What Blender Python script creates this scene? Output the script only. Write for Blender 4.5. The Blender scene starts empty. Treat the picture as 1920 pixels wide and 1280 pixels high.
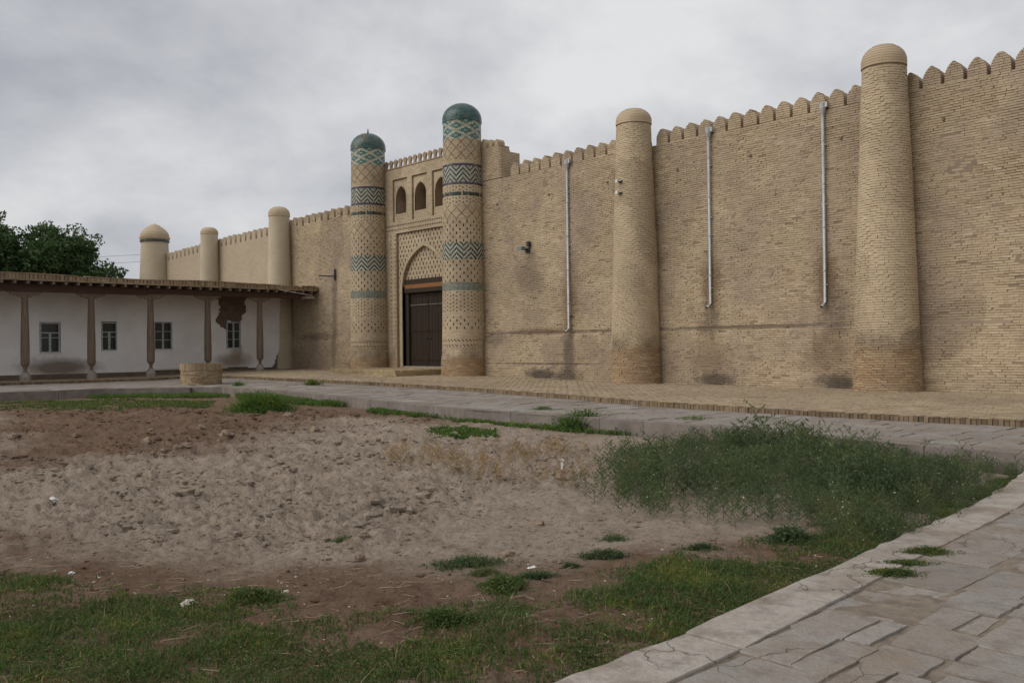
import bpy, math, random
import numpy as np
from mathutils import Matrix, Vector

random.seed(7)
rng = np.random.default_rng(7)
S = bpy.context.scene
COL = S.collection

# ------------------------------------------------------------------ camera
# World axes: the palace wall face is the plane y = 0, +x runs to the right along it, the gate is near x = -32.
A, DIST, EYE = 0.74852, 24.485, 1.6
PITCH, ROLL, FPX = 0.00513, -0.01025, 1700.0
R3 = np.array([[math.sin(A), -math.cos(A), 0], [math.cos(A), math.sin(A), 0], [0, 0, 1]])
_f = np.array([0, math.cos(PITCH), math.sin(PITCH)])
_u0 = np.array([0, -math.sin(PITCH), math.cos(PITCH)])
_r0 = np.array([1.0, 0, 0])
RT = R3 @ (math.cos(ROLL) * _r0 + math.sin(ROLL) * _u0)
UP = R3 @ (math.cos(ROLL) * _u0 - math.sin(ROLL) * _r0)
FW = R3 @ _f
EYEP = np.array([0, -DIST, EYE])
cam_d = bpy.data.cameras.new('camera')
cam_d.sensor_width = 36
cam_d.lens = 36 * FPX / 1920
cam_d.clip_end = 3000
cam = bpy.data.objects.new('camera', cam_d)
COL.objects.link(cam)
m = Matrix.Identity(4)
for i in range(3):
    m[i][0], m[i][1], m[i][2], m[i][3] = RT[i], UP[i], -FW[i], EYEP[i]
cam.matrix_world = m
S.camera = cam

# ------------------------------------------------------------------ sky, sun, exposure
SUN = Vector((-0.33, -0.70, 0.63)).normalized()
world = bpy.data.worlds.new('World')
S.world = world
world.use_nodes = True
wt = world.node_tree
wt.nodes.clear()
def wn(t, **k):
    n = wt.nodes.new(t)
    for a, b in k.items():
        setattr(n, a, b)
    return n
w_out = wn('ShaderNodeOutputWorld')
sky = wn('ShaderNodeTexSky', sky_type='NISHITA', sun_disc=False)
sky.sun_elevation = math.asin(SUN.z)
sky.sun_rotation = math.atan2(SUN.x, SUN.y)
bg1 = wn('ShaderNodeBackground')
bg1.inputs['Strength'].default_value = 0.07
wt.links.new(sky.outputs[0], bg1.inputs['Color'])
tc = wn('ShaderNodeTexCoord')
sep = wn('ShaderNodeSeparateXYZ')
wt.links.new(tc.outputs['Generated'], sep.inputs[0])
def wmath(op, a, b=None):
    n = wn('ShaderNodeMath', operation=op)
    for i, v in enumerate((a, b)):
        if v is None:
            continue
        if isinstance(v, (int, float)):
            n.inputs[i].default_value = v
        else:
            wt.links.new(v, n.inputs[i])
    return n.outputs[0]
zc = wmath('ADD', wmath('MAXIMUM', sep.outputs[2], 0.0), 0.42)
comb = wn('ShaderNodeCombineXYZ')
wt.links.new(wmath('DIVIDE', sep.outputs[0], zc), comb.inputs[0])
wt.links.new(wmath('DIVIDE', sep.outputs[1], zc), comb.inputs[1])
nz1 = wn('ShaderNodeTexNoise')
nz1.inputs['Scale'].default_value = 1.25
nz1.inputs['Detail'].default_value = 9
nz1.inputs['Roughness'].default_value = 0.56
nz1.inputs['Distortion'].default_value = 0.15
mp = wn('ShaderNodeMapping')
mp.inputs['Location'].default_value = (7.4, 2.9, 1.3)
mp.inputs['Rotation'].default_value = (0, 0, 0.9)
mp.inputs['Scale'].default_value = (1.4, 1.4, 1)
wt.links.new(comb.outputs[0], mp.inputs[0])
wt.links.new(mp.outputs[0], nz1.inputs['Vector'])
cr = wn('ShaderNodeValToRGB')
cr.color_ramp.elements[0].position = 0.34
cr.color_ramp.elements[0].color = (0.325, 0.333, 0.362, 1)
cr.color_ramp.elements[1].position = 0.66
cr.color_ramp.elements[1].color = (0.62, 0.62, 0.622, 1)
e = cr.color_ramp.elements.new(0.5)
e.color = (0.46, 0.466, 0.486, 1)
wt.links.new(nz1.outputs[0], cr.inputs[0])
bg2 = wn('ShaderNodeBackground')
bg2.inputs['Strength'].default_value = 1.0
wt.links.new(cr.outputs[0], bg2.inputs['Color'])
mixs = wn('ShaderNodeMixShader')
mixs.inputs[0].default_value = 0.93
wt.links.new(bg1.outputs[0], mixs.inputs[1])
wt.links.new(bg2.outputs[0], mixs.inputs[2])
wt.links.new(mixs.outputs[0], w_out.inputs[0])

sun_d = bpy.data.lights.new('sun', 'SUN')
sun_d.energy = 1.5
sun_d.angle = math.radians(60)
sun_d.color = (1.0, 0.96, 0.9)
sun = bpy.data.objects.new('sun', sun_d)
COL.objects.link(sun)
sun.rotation_euler = (-SUN).to_track_quat('-Z', 'Y').to_euler()
S.view_settings.view_transform = 'Standard'
S.view_settings.look = 'None'
S.view_settings.gamma = 1
S.view_settings.use_curve_mapping = False
S.view_settings.exposure = 0.36

# ------------------------------------------------------------------ helpers
ORI = {}
def tag(o, label=None, cat=None, group=None, kind=None):
    if label: o['label'] = label
    if cat: o['category'] = cat
    if group: o['group'] = group
    if kind: o['kind'] = kind
    return o
def thing(name, label, cat, loc, group=None):
    o = bpy.data.objects.new(name, None)
    o.empty_display_size = 0.2
    COL.objects.link(o)
    o.location = loc
    ORI[o.name] = np.array(loc, float)
    return tag(o, label, cat, group, 'thing')
def np_mesh(name, V, faces, mats, midx=None, smooth=False):
    """faces: list of integer arrays (n,k); midx: matching list of arrays or None"""
    me = bpy.data.meshes.new(name)
    V = np.ascontiguousarray(V, dtype=np.float32).reshape(-1, 3)
    faces = [np.asarray(f, dtype=np.int32) for f in faces if len(f)]
    me.vertices.add(len(V))
    me.vertices.foreach_set('co', V.ravel())
    nl = sum(f.size for f in faces)
    npoly = sum(len(f) for f in faces)
    me.loops.add(nl)
    me.loops.foreach_set('vertex_index', np.concatenate([f.ravel() for f in faces]))
    me.polygons.add(npoly)
    st = []
    o = 0
    for f in faces:
        st.append(o + np.arange(len(f)) * f.shape[1])
        o += f.size
    me.polygons.foreach_set('loop_start', np.concatenate(st).astype(np.int32))
    for mt in (mats if isinstance(mats, (list, tuple)) else [mats]):
        me.materials.append(mt)
    if midx is not None:
        me.polygons.foreach_set('material_index', np.concatenate([np.asarray(x) for x in midx]).astype(np.int32))
    me.polygons.foreach_set('use_smooth', np.full(npoly, bool(smooth)))
    me.update(calc_edges=True)
    return me
def mk(name, V, faces, mats, parent=None, midx=None, smooth=False, kind=None, loc=None):
    V = np.asarray(V, float).reshape(-1, 3)
    if parent is not None:
        org = ORI[parent.name]
    else:
        org = np.array(loc, float) if loc is not None else np.zeros(3)
    me = np_mesh(name, V - org, faces, mats, midx, smooth)
    o = bpy.data.objects.new(name, me)
    COL.objects.link(o)
    if parent is not None:
        o.parent = parent
    else:
        o.location = org
    ORI[o.name] = org
    if kind: o['kind'] = kind
    return o
def link_mesh(name, me, parent, loc, rotz=0.0, scale=None, rot=None):
    o = bpy.data.objects.new(name, me)
    COL.objects.link(o)
    o.parent = parent
    o.location = np.asarray(loc, float) - (ORI[parent.name] if parent is not None else 0)
    o.rotation_euler = rot if rot is not None else (0, 0, rotz)
    if scale is not None: o.scale = scale
    ORI[o.name] = np.asarray(loc, float)
    return o
class MB:
    """collects simple shapes into one mesh"""
    def __init__(s): s.V = []; s.F = {}; s.n = 0
    def add(s, V, F, mi=0):
        V = np.asarray(V, float).reshape(-1, 3)
        s.V.append(V)
        for f in F:
            s.F.setdefault(len(f), []).append((tuple(i + s.n for i in f), mi))
        s.n += len(V)
    def box(s, x0, x1, y0, y1, z0, z1, mi=0):
        V = [(x0,y0,z0),(x1,y0,z0),(x1,y1,z0),(x0,y1,z0),(x0,y0,z1),(x1,y0,z1),(x1,y1,z1),(x0,y1,z1)]
        s.add(V, [(0,3,2,1),(4,5,6,7),(0,1,5,4),(1,2,6,5),(2,3,7,6),(3,0,4,7)], mi)
    def lathe(s, cx, cy, prof, n=24, mi=0, a0=0.0, a1=2*math.pi, cap=True):
        full = abs(a1 - a0 - 2*math.pi) < 1e-6
        k = n if full else n + 1
        an = a0 + (a1 - a0) * np.arange(k) / n
        V = [(cx + r*math.cos(t), cy + r*math.sin(t), z) for (r, z) in prof for t in an]
        F = []
        for i in range(len(prof) - 1):
            for j in range(n):
                a, b = i*k + j, i*k + (j+1) % k
                F.append((a, b, b + k, a + k))
        if cap and full:
            F.append(tuple(range(k))[::-1]); F.append(tuple((len(prof)-1)*k + j for j in range(k)))
        s.add(V, F, mi)
    def tube(s, pts, r, n=8, mi=0):
        pts = [np.array(p, float) for p in pts]
        rs = r if isinstance(r, (list, tuple)) else [r]*len(pts)
        V = []; F = []
        for i, p in enumerate(pts):
            t = pts[min(i+1, len(pts)-1)] - pts[max(i-1, 0)]
            t /= np.linalg.norm(t) + 1e-9
            h = np.array([0, 0, 1.0]) if abs(t[2]) < 0.9 else np.array([1.0, 0, 0])
            a = np.cross(t, h); a /= np.linalg.norm(a); b = np.cross(t, a)
            for j in range(n):
                q = 2*math.pi*j/n
                V.append(p + rs[i]*(a*math.cos(q) + b*math.sin(q)))
        for i in range(len(pts)-1):
            for j in range(n):
                x, y = i*n+j, i*n+(j+1) % n
                F.append((x, x+n, y+n, y))
        F.append(tuple(range(n))); F.append(tuple((len(pts)-1)*n + j for j in range(n))[::-1])
        s.add(V, F, mi)
    def prism(s, outline, axis, c0, c1, mi=0):
        """outline: list of (a,b); axis 'y': (x,z) extruded in y, 'x': (y,z) extruded in x, 'z': (x,y) in z"""
        n = len(outline)
        def P(a, b, c):
            return {'y': (a, c, b), 'x': (c, a, b), 'z': (a, b, c)}[axis]
        V = [P(a, b, c0) for a, b in outline] + [P(a, b, c1) for a, b in outline]
        F = [tuple(range(n)), tuple(range(n, 2*n))[::-1]] + [(i, i+n, (i+1) % n + n, (i+1) % n) for i in range(n)]
        s.add(V, F, mi)
    def build(s, name, mats, parent=None, smooth=False, kind=None, loc=None):
        faces = []; mi = []
        for k, fl in s.F.items():
            faces.append(np.array([f for f, _ in fl])); mi.append(np.array([x for _, x in fl]))
        o = mk(name, np.concatenate(s.V), faces, mats, parent, mi, smooth, kind, loc)
        return o

def G(px, py, z=0.0):
    """point of the level z seen along a line of sight measured in the 1920 x 1280 survey picture"""
    v = FW + RT*(px-960)/FPX + UP*(640-py)/FPX
    return EYEP + v*((z-EYE)/v[2])
def sstep(a, b, x):
    x = np.clip((np.asarray(x, float)-a)/(b-a), 0, 1)
    return x*x*(3-2*x)
def zg(x, y):
    return 0.3 + 0.22*sstep(18, 38, -np.asarray(x, float))*(1-0.8*sstep(2, 10, -np.asarray(y, float)))
# numpy value noise
_P = rng.random((256, 256))
def vnoise(x, y, sc=1.0, ox=0.0, oy=0.0):
    x = np.asarray(x, float)*sc + 100.3 + ox; y = np.asarray(y, float)*sc + 57.7 + oy
    xi = np.floor(x).astype(int); yi = np.floor(y).astype(int)
    fx = x-xi; fy = y-yi
    fx = fx*fx*(3-2*fx); fy = fy*fy*(3-2*fy)
    g = lambda a, b: _P[a % 256, b % 256]
    return (g(xi,yi)*(1-fx)+g(xi+1,yi)*fx)*(1-fy) + (g(xi,yi+1)*(1-fx)+g(xi+1,yi+1)*fx)*fy
def fbm(x, y, sc=1.0, oc=4, ox=0.0):
    s = 0; a = 0.5; t = 0
    for i in range(oc):
        s = s + a*vnoise(x, y, sc, ox+i*17.1, i*9.3); t += a; a *= 0.5; sc *= 2.03
    return s/t
def sdpoly(x, y, poly):
    """signed distance, negative inside"""
    x = np.asarray(x, float); y = np.asarray(y, float)
    d = np.full(x.shape, 1e9); ins = np.zeros(x.shape, bool)
    n = len(poly)
    for i in range(n):
        x0, y0 = poly[i][:2]; x1, y1 = poly[(i+1) % n][:2]
        ex, ey = x1-x0, y1-y0
        t = np.clip(((x-x0)*ex+(y-y0)*ey)/(ex*ex+ey*ey+1e-12), 0, 1)
        d = np.minimum(d, (x-x0-t*ex)**2+(y-y0-t*ey)**2)
        c = ((y0 > y) != (y1 > y)) & (x < (x1-x0)*(y-y0)/(y1-y0+1e-12)+x0)
        ins ^= c
    d = np.sqrt(d)
    return np.where(ins, -d, d)

# ------------------------------------------------------------------ materials
class NT:
    def __init__(s, name, rough=0.9, spec=0.25):
        s.m = bpy.data.materials.new(name); s.m.use_nodes = True
        s.t = s.m.node_tree
        s.b = s.t.nodes['Principled BSDF']
        s.b.inputs['Roughness'].default_value = rough
        s.b.inputs['Specular IOR Level'].default_value = spec
        s.geo = None
    def n(s, t, **k):
        o = s.t.nodes.new(t)
        for a, b in k.items(): setattr(o, a, b)
        return o
    def set(s, sock, v):
        if isinstance(v, (int, float)): sock.default_value = v
        elif isinstance(v, tuple): sock.default_value = (*v, 1) if len(v) == 3 and sock.type == 'RGBA' else v
        else: s.t.links.new(v, sock)
    def pos(s):
        if s.geo is None: s.geo = s.n('ShaderNodeNewGeometry')
        return s.geo.outputs['Position']
    def island(s):
        s.pos(); return s.geo.outputs['Random Per Island']
    def objrand(s):
        return s.n('ShaderNodeObjectInfo').outputs['Random']
    def math(s, op, a, b=0.0, c=None, clamp=False):
        o = s.n('ShaderNodeMath', operation=op, use_clamp=clamp)
        s.set(o.inputs[0], a); s.set(o.inputs[1], b)
        if c is not None: s.set(o.inputs[2], c)
        return o.outputs[0]
    def noise(s, scale, detail=3, rough=0.55, vec=None, dist=0.0):
        o = s.n('ShaderNodeTexNoise')
        o.inputs['Scale'].default_value = scale; o.inputs['Detail'].default_value = detail
        o.inputs['Roughness'].default_value = rough; o.inputs['Distortion'].default_value = dist
        s.t.links.new(vec if vec is not None else s.pos(), o.inputs['Vector'])
        return o.outputs[0]
    def scaled(s, sx, sy, sz):
        o = s.n('ShaderNodeVectorMath', operation='MULTIPLY')
        s.t.links.new(s.pos(), o.inputs[0]); o.inputs[1].default_value = (sx, sy, sz)
        return o.outputs[0]
    def ramp(s, fac, stops, interp='LINEAR'):
        o = s.n('ShaderNodeValToRGB'); r = o.color_ramp; r.interpolation = interp
        while len(r.elements) < len(stops): r.elements.new(0.5)
        for e, (p, c) in zip(r.elements, stops):
            e.position = p; e.color = (*c, 1) if len(c) == 3 else c
        s.set(o.inputs[0], fac)
        return o.outputs[0]
    def lin(s, fac, a, b):
        """remap a..b -> 0..1 clamped"""
        o = s.n('ShaderNodeMapRange'); s.set(o.inputs[0], fac)
        o.inputs[1].default_value = a; o.inputs[2].default_value = b
        return o.outputs[0]
    def mix(s, fac, a, b, mode='MIX'):
        o = s.n('ShaderNodeMix', data_type='RGBA', blend_type=mode)
        s.set(o.inputs[0], fac); s.set(o.inputs[6], a); s.set(o.inputs[7], b)
        return o.outputs[2]
    def xyz(s):
        o = s.n('ShaderNodeSeparateXYZ'); s.t.links.new(s.pos(), o.inputs[0]); return o.outputs
    def attr(s, name):
        return s.n('ShaderNodeAttribute', attribute_name=name).outputs['Fac']
    def bump(s, h, strength=0.4, dist=0.02):
        o = s.n('ShaderNodeBump'); o.inputs['Strength'].default_value = strength; o.inputs['Distance'].default_value = dist
        s.t.links.new(h, o.inputs['Height']); s.t.links.new(o.outputs[0], s.b.inputs['Normal'])
    def out(s, col):
        s.set(s.b.inputs['Base Color'], col); return s.m
    def rnd(s):
        return s.math('FRACT', s.math('ADD', s.island(), s.math('MULTIPLY', s.objrand(), 7.31)))

# wall marks, stains and thin dark bands along the ledge: (x, z, half width, half height, strength, colour)
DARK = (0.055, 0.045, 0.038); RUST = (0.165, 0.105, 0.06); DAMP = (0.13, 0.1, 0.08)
WALL_MARKS = [(-15.6, 2.12, 4.2, .07, .75, (0.12, 0.09, 0.065)), (-21.5, 2.12, 1.6, .06, .6, (0.12, 0.09, 0.065)), (-24.8, 2.12, 3.0, .06, .7, (0.12, 0.09, 0.065)), (-24.6, .92, 3.2, .035, .7, (0.07, 0.055, 0.04)), (-23.17, 3.3, .5, 1.5, .55, RUST), (-23.2, 1.3, .35, 1.0, .75, DAMP), (-23.3, 0.45, .7, .28, .7, DARK), (-24.7, 0.5, .9, .25, .8, DARK),
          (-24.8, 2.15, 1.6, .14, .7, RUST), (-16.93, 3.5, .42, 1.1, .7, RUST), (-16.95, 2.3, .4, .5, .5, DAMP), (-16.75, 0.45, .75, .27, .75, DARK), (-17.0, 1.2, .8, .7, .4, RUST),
          (-13.0, 3.4, .4, 1.0, .75, RUST), (-12.7, 2.5, .5, .8, .5, DAMP), (-12.65, 0.45, .7, .3, .8, DARK), (-12.9, 1.3, .8, .7, .45, RUST), (-25.3, 4.3, .8, .9, .45, DAMP),
          (-39.4, 3.0, .25, 3.0, .5, DAMP), (-36.9, .75, 1.2, .3, .85, DARK), (-41.0, 2.2, 2.0, .2, .5, DAMP), (-27.3, 1.9, .8, .35, .5, DAMP)]
def brick_mat(name, stops, marks=True, dust=0.5, dustcol=(0.215, 0.16, 0.118), red_base=None, grain=0.25):
    k = NT(name)
    c = k.ramp(k.rnd(), stops)
    big = k.lin(k.noise(0.55, 4, 0.6), 0.42, 0.66)
    c = k.mix(k.math('MULTIPLY', big, dust), c, dustcol)
    vo = k.n('ShaderNodeTexVoronoi', feature='F1'); vo.inputs['Scale'].default_value = 0.55; vo.inputs['Randomness'].default_value = 1.0
    va = k.n('ShaderNodeVectorMath', operation='ADD'); k.t.links.new(k.pos(), va.inputs[0]); vn = k.n('ShaderNodeTexNoise'); vn.inputs['Scale'].default_value = 1.5; vn.inputs['Detail'].default_value = 4; k.t.links.new(k.pos(), vn.inputs['Vector']); k.t.links.new(vn.outputs['Color'], va.inputs[1]); k.t.links.new(va.outputs[0], vo.inputs['Vector'])
    c = k.mix(0.5, c, k.ramp(vo.outputs['Color'], [(0.15, (0.74, 0.72, 0.71)), (0.5, (0.95, 0.94, 0.92)), (0.85, (1.12, 1.12, 1.1))]), 'MULTIPLY')
    med = k.noise(3.0, 4, 0.6)
    c = k.mix(k.math('MULTIPLY', k.lin(med, 0.35, 0.7), 0.35), c, k.mix(1.0, c, (0.72, 0.68, 0.64), 'MULTIPLY'))
    x, y, z = k.xyz()
    if red_base:
        top, colr = red_base
        e = k.lin(k.math('ADD', z, k.math('MULTIPLY', k.noise(1.2, 3), 0.5)), top+0.35, top+0.1)
        rc = k.mix(1.0, k.ramp(k.rnd(), [(0, (0.27, 0.15, 0.085)), (.35, (0.36, 0.235, 0.125)), (.6, (0.30, 0.19, 0.115)), (1, (0.41, 0.30, 0.17))]), colr, 'MULTIPLY')
        c = k.mix(k.math('MULTIPLY', e, 0.75), c, rc)
        band = k.math('MULTIPLY', k.lin(k.math('ABSOLUTE', k.math('SUBTRACT', z, top+0.1)), 0.42, 0.05), k.lin(k.noise(2.0, 3), 0.35, 0.6))
        c = k.mix(k.math('MULTIPLY', band, 0.6), c, (0.16, 0.115, 0.085))
    if marks:
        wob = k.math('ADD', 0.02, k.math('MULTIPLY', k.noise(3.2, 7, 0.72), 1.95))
        for (sx, sz, hw, hh, st, col) in WALL_MARKS:
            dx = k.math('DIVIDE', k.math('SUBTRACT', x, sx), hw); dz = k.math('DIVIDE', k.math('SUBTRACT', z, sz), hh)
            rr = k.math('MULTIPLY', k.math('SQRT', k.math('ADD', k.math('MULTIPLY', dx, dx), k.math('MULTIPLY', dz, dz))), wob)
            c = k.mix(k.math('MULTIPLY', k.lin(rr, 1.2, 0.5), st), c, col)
    g = k.noise(60, 3, 0.7)
    c = k.mix(grain, c, k.ramp(g, [(0.3, (0.35, 0.33, 0.3)), (0.7, (1, 1, 1))]), 'MULTIPLY')
    k.bump(g, 0.35, 0.006)
    return k.out(c)
WALL_ST = [(0, (0.38, 0.285, 0.188)), (.08, (0.455, 0.355, 0.235)), (.4, (0.51, 0.405, 0.265)), (.8, (0.545, 0.44, 0.295)), (.93, (0.50, 0.385, 0.265)), (1, (0.60, 0.505, 0.365))]
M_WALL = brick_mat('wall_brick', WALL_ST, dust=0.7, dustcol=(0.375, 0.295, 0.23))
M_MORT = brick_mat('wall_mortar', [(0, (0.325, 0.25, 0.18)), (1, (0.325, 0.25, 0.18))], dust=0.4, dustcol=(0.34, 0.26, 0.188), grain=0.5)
TOW_ST = [(0, (0.53, 0.42, 0.28)), (.25, (0.565, 0.455, 0.305)), (.8, (0.585, 0.475, 0.322)), (1, (0.61, 0.505, 0.355))]
M_TOW = brick_mat('tower_brick', TOW_ST, marks=False, dust=0.35, dustcol=(0.50, 0.40, 0.275), red_base=(1.55, (1, 1, 1)))
M_TOWM = brick_mat('tower_mortar', [(0, (0.42, 0.33, 0.225)), (1, (0.42, 0.33, 0.225))], marks=False, dust=0.3, dustcol=(0.22, 0.16, 0.11), grain=0.4)
M_GATE = brick_mat('gate_brick', [(0, (0.48, 0.375, 0.25)), (.4, (0.55, 0.445, 0.305)), (1, (0.60, 0.495, 0.355))], marks=False, dust=0.3, dustcol=(0.45, 0.36, 0.255), red_base=(1.2, (0.98, 0.95, 0.9)))
M_GATEM = brick_mat('gate_mortar', [(0, (0.38, 0.29, 0.19)), (1, (0.38, 0.29, 0.19))], marks=False, dust=0.2)
M_FARW = None
def plain(name, col, rough=0.85, var=0.25, sc=8.0, spec=0.25, col2=None, metal=0.0, bump=0.15):
    k = NT(name, rough, spec)
    nz = k.noise(sc, 5, 0.6)
    c2 = col2 if col2 else tuple(v*(1-var) for v in col)
    c = k.mix(k.lin(nz, 0.35, 0.68), col, c2)
    k.b.inputs['Metallic'].default_value = metal
    if bump: k.bump(k.noise(sc*6, 4, 0.6), bump, 0.01)
    return k.out(c)
def glazed(name, a, b, rough=0.3):
    k = NT(name, rough, 0.45)
    c = k.ramp(k.rnd(), [(0, a), (0.8, b), (1, tuple(0.6*v for v in a))])
    c = k.mix(k.math('MULTIPLY', k.lin(k.noise(3, 4, 0.6), 0.5, 0.72), 0.45), c, (0.24, 0.185, 0.12))
    return k.out(c)
M_GREEN = glazed('glaze_dark_green', (0.018, 0.036, 0.027), (0.035, 0.062, 0.045))
M_WHITE = glazed('glaze_white', (0.48, 0.48, 0.39), (0.60, 0.59, 0.49), 0.4)
M_TURQ = glazed('glaze_turquoise', (0.028, 0.145, 0.122), (0.05, 0.20, 0.168))
M_PURP = glazed('glaze_violet', (0.045, 0.035, 0.075), (0.07, 0.055, 0.10))
M_SLOT = plain('dark_slot', (0.028, 0.022, 0.015), 0.95, bump=0)
M_LATT = plain('lattice_joint', (0.27, 0.19, 0.11), 0.95)
M_WOOD = None
def wood(name, a, b, sx, sy, sz, rough=0.8):
    k = NT(name, rough, 0.2)
    nz = k.noise(1.0, 5, 0.65, k.scaled(sx, sy, sz), 0.4)
    c = k.mix(k.lin(nz, 0.3, 0.7), a, b)
    c = k.mix(0.35, c, k.ramp(k.rnd(), [(0, (0.5, 0.5, 0.5)), (1, (1, 1, 1))]), 'MULTIPLY')
    k.bump(nz, 0.5, 0.01)
    return k.out(c)
M_DOOR = wood('door_wood', (0.022, 0.014, 0.010), (0.045, 0.029, 0.019), 22, 22, 1.4)
M_LINT = wood('lintel_wood', (0.024, 0.018, 0.012), (0.05, 0.036, 0.024), 3, 20, 20)
M_LINTO = wood('lintel_orange_wood', (0.21, 0.09, 0.035), (0.28, 0.13, 0.05), 3, 20, 20)
M_COLW = wood('column_wood', (0.13, 0.095, 0.068), (0.25, 0.19, 0.14), 16, 16, 1.5)
M_BEAM = wood('beam_wood', (0.075, 0.042, 0.032), (0.115, 0.066, 0.05), 12, 1.0, 12)
M_DARKW = wood('ceiling_wood', (0.035, 0.025, 0.02), (0.06, 0.045, 0.035), 3, 12, 12)
M_STONE = plain('pedestal_stone', (0.33, 0.28, 0.23), 0.9, 0.35, 6)
M_METAL = plain('galvanised_pipe', (0.46, 0.47, 0.48), 0.5, 0.25, 5, 0.5, metal=0.35, bump=0.05)
M_BLACK = plain('dark_iron', (0.03, 0.03, 0.03), 0.6, 0.2, 5, 0.4)
M_GREYP = plain('grey_enamel', (0.17, 0.2, 0.19), 0.6, 0.2, 5, 0.4)
M_FRAME = plain('window_paint', (0.46, 0.53, 0.54), 0.7, 0.4, 9)
kk = NT('window_glass', 0.12, 0.5)
M_GLASS = kk.out((0.022, 0.025, 0.026))
M_WPLAS = plain('white_plastic', (0.7, 0.7, 0.68), 0.6, 0.1, 5)

# ================================================================== LARGE STRUCTURE
# ------------------------------------------------------------------ ground sheets
M_EARTH = plain('far_earth', (0.26, 0.21, 0.16), 0.95, 0.3, 0.3)
mb = MB()
mb.add([(-1500, -1500, -0.4), (1500, -1500, -0.4), (1500, 1500, -0.4), (-1500, 1500, -0.4)], [(0, 1, 2, 3)])
tag(mb.build('ground', M_EARTH), kind='structure')

KERB = [(3, -12.3), (-3.91, -12.24), (-5.42, -12.12), (-7.79, -11.75), (-10.63, -11.5), (-13.28, -11.55), (-15.27, -11.5), (-18.27, -11.1), (-22.04, -10.4), (-26.32, -10.0), (-30.6, -9.9), (-32.0, -10.9), (-33.4, -12.9), (-33.75, -16.5), (-33.9, -21.0), (-34.0, -32.0)]
PLAT = [(3, -8.1), (-5.21, -8.3), (-6.96, -8.58), (-8.95, -8.6), (-13.32, -8.05), (-16.9, -7.1), (-21.14, -6.3), (-25.2, -6.1), (-29.0, -6.2), (-32.45, -6.45), (-37.18, -6.5), (-39.6, -6.7), (-40.2, -7.4), (-40.25, -12.0), (-40.3, -20.0), (-40.3, -32.0)]
FIELD = [(-3.12, -12.3)] + KERB[1:] + [(-20, -34), (-3.0, -34), (-3.0, -21.4), (-3.05, -20), (-3.25, -17)]
FIELD[1] = (-3.7, -12.26)

# soil
NA, NR = 510, 390
AMAX = math.radians(47); R0, R1_ = 2.6, 44.0
ang = np.linspace(-AMAX, AMAX, NA)
rad = np.linspace(math.sqrt(R0), math.sqrt(R1_), NR)**2
def grid_index(x, y):
    dx, dy = np.asarray(x, float), np.asarray(y, float)+DIST
    r = np.hypot(dx, dy); a = np.arctan2(dx*hy-dy*hx, dx*hx+dy*hy)
    return (np.clip((np.sqrt(np.maximum(r, R0))-math.sqrt(R0))/(math.sqrt(R1_)-math.sqrt(R0))*(NR-1), 0, NR-1.001), np.clip((a+AMAX)/(2*AMAX)*(NA-1), 0, NA-1.001))
hx, hy = FW[0]/math.hypot(FW[0], FW[1]), FW[1]/math.hypot(FW[0], FW[1])
RR, AA = np.meshgrid(rad, ang, indexing='ij')
hx, hy = FW[0]/math.hypot(FW[0], FW[1]), FW[1]/math.hypot(FW[0], FW[1])
SX = RR*(np.cos(AA)*hx + np.sin(AA)*hy)
SY = -DIST + RR*(np.cos(AA)*hy - np.sin(AA)*hx)
sdF = sdpoly(SX, SY, FIELD)
def Gp(l, z=0.0): return [G(a, b, z)[:2] for a, b in l]
P_DAMP1 = Gp([(-60, 738), (300, 735), (660, 750), (830, 770), (1250, 806), (1250, 815), (900, 790), (640, 782), (560, 800), (480, 820), (360, 845), (120, 862), (-60, 880)])
P_DAMP2 = Gp([(-60, 985), (60, 992), (160, 1012), (330, 1030), (520, 1046), (760, 1052), (1000, 1045), (1160, 1025), (1330, 1005), (1480, 985), (1640, 985), (1600, 1060), (1240, 1230), (1000, 1320), (-100, 1320)])
d1 = sdpoly(SX, SY, P_DAMP1); d2 = sdpoly(SX, SY, P_DAMP2)
w1 = (fbm(SX, SY, 0.9, 4)-0.5)*2.4; w2 = (fbm(SX, SY, 1.6, 4, 40)-0.5)*1.3
damp = np.maximum(sstep(1.3, -1.3, d1+w1*1.3), sstep(0.5, -0.6, d2+w2))*(.75+.5*fbm(SX, SY, 2.3, 3, 5))
P_CLOD = Gp([(-60, 760), (620, 765), (1000, 800), (1130, 850), (1060, 900), (900, 930), (700, 1000), (420, 1010), (-60, 990)])
clod = sstep(1.0, -0.8, sdpoly(SX, SY, P_CLOD)+w1*0.6)
n1 = fbm(SX, SY, 3.2, 4); n2 = fbm(SX, SY, 9.0, 4, 31); n3 = fbm(SX, SY, 0.5, 3, 77); n4 = fbm(SX, SY, 26.0, 3, 11)
lump = np.abs(n2-0.5)*2; lump2 = np.abs(fbm(SX, SY, 5.0, 4, 91)-.5)*2
H = -0.045 + (n3-0.5)*0.09 + clod*((n1-0.5)*0.15 + lump*0.12 + lump2*0.085 - .04) + (1-clod)*((n1-0.5)*0.05 + lump*.022 + (n2-0.5)*0.03) + (n4-0.5)*0.028*(.5+clod)
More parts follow.
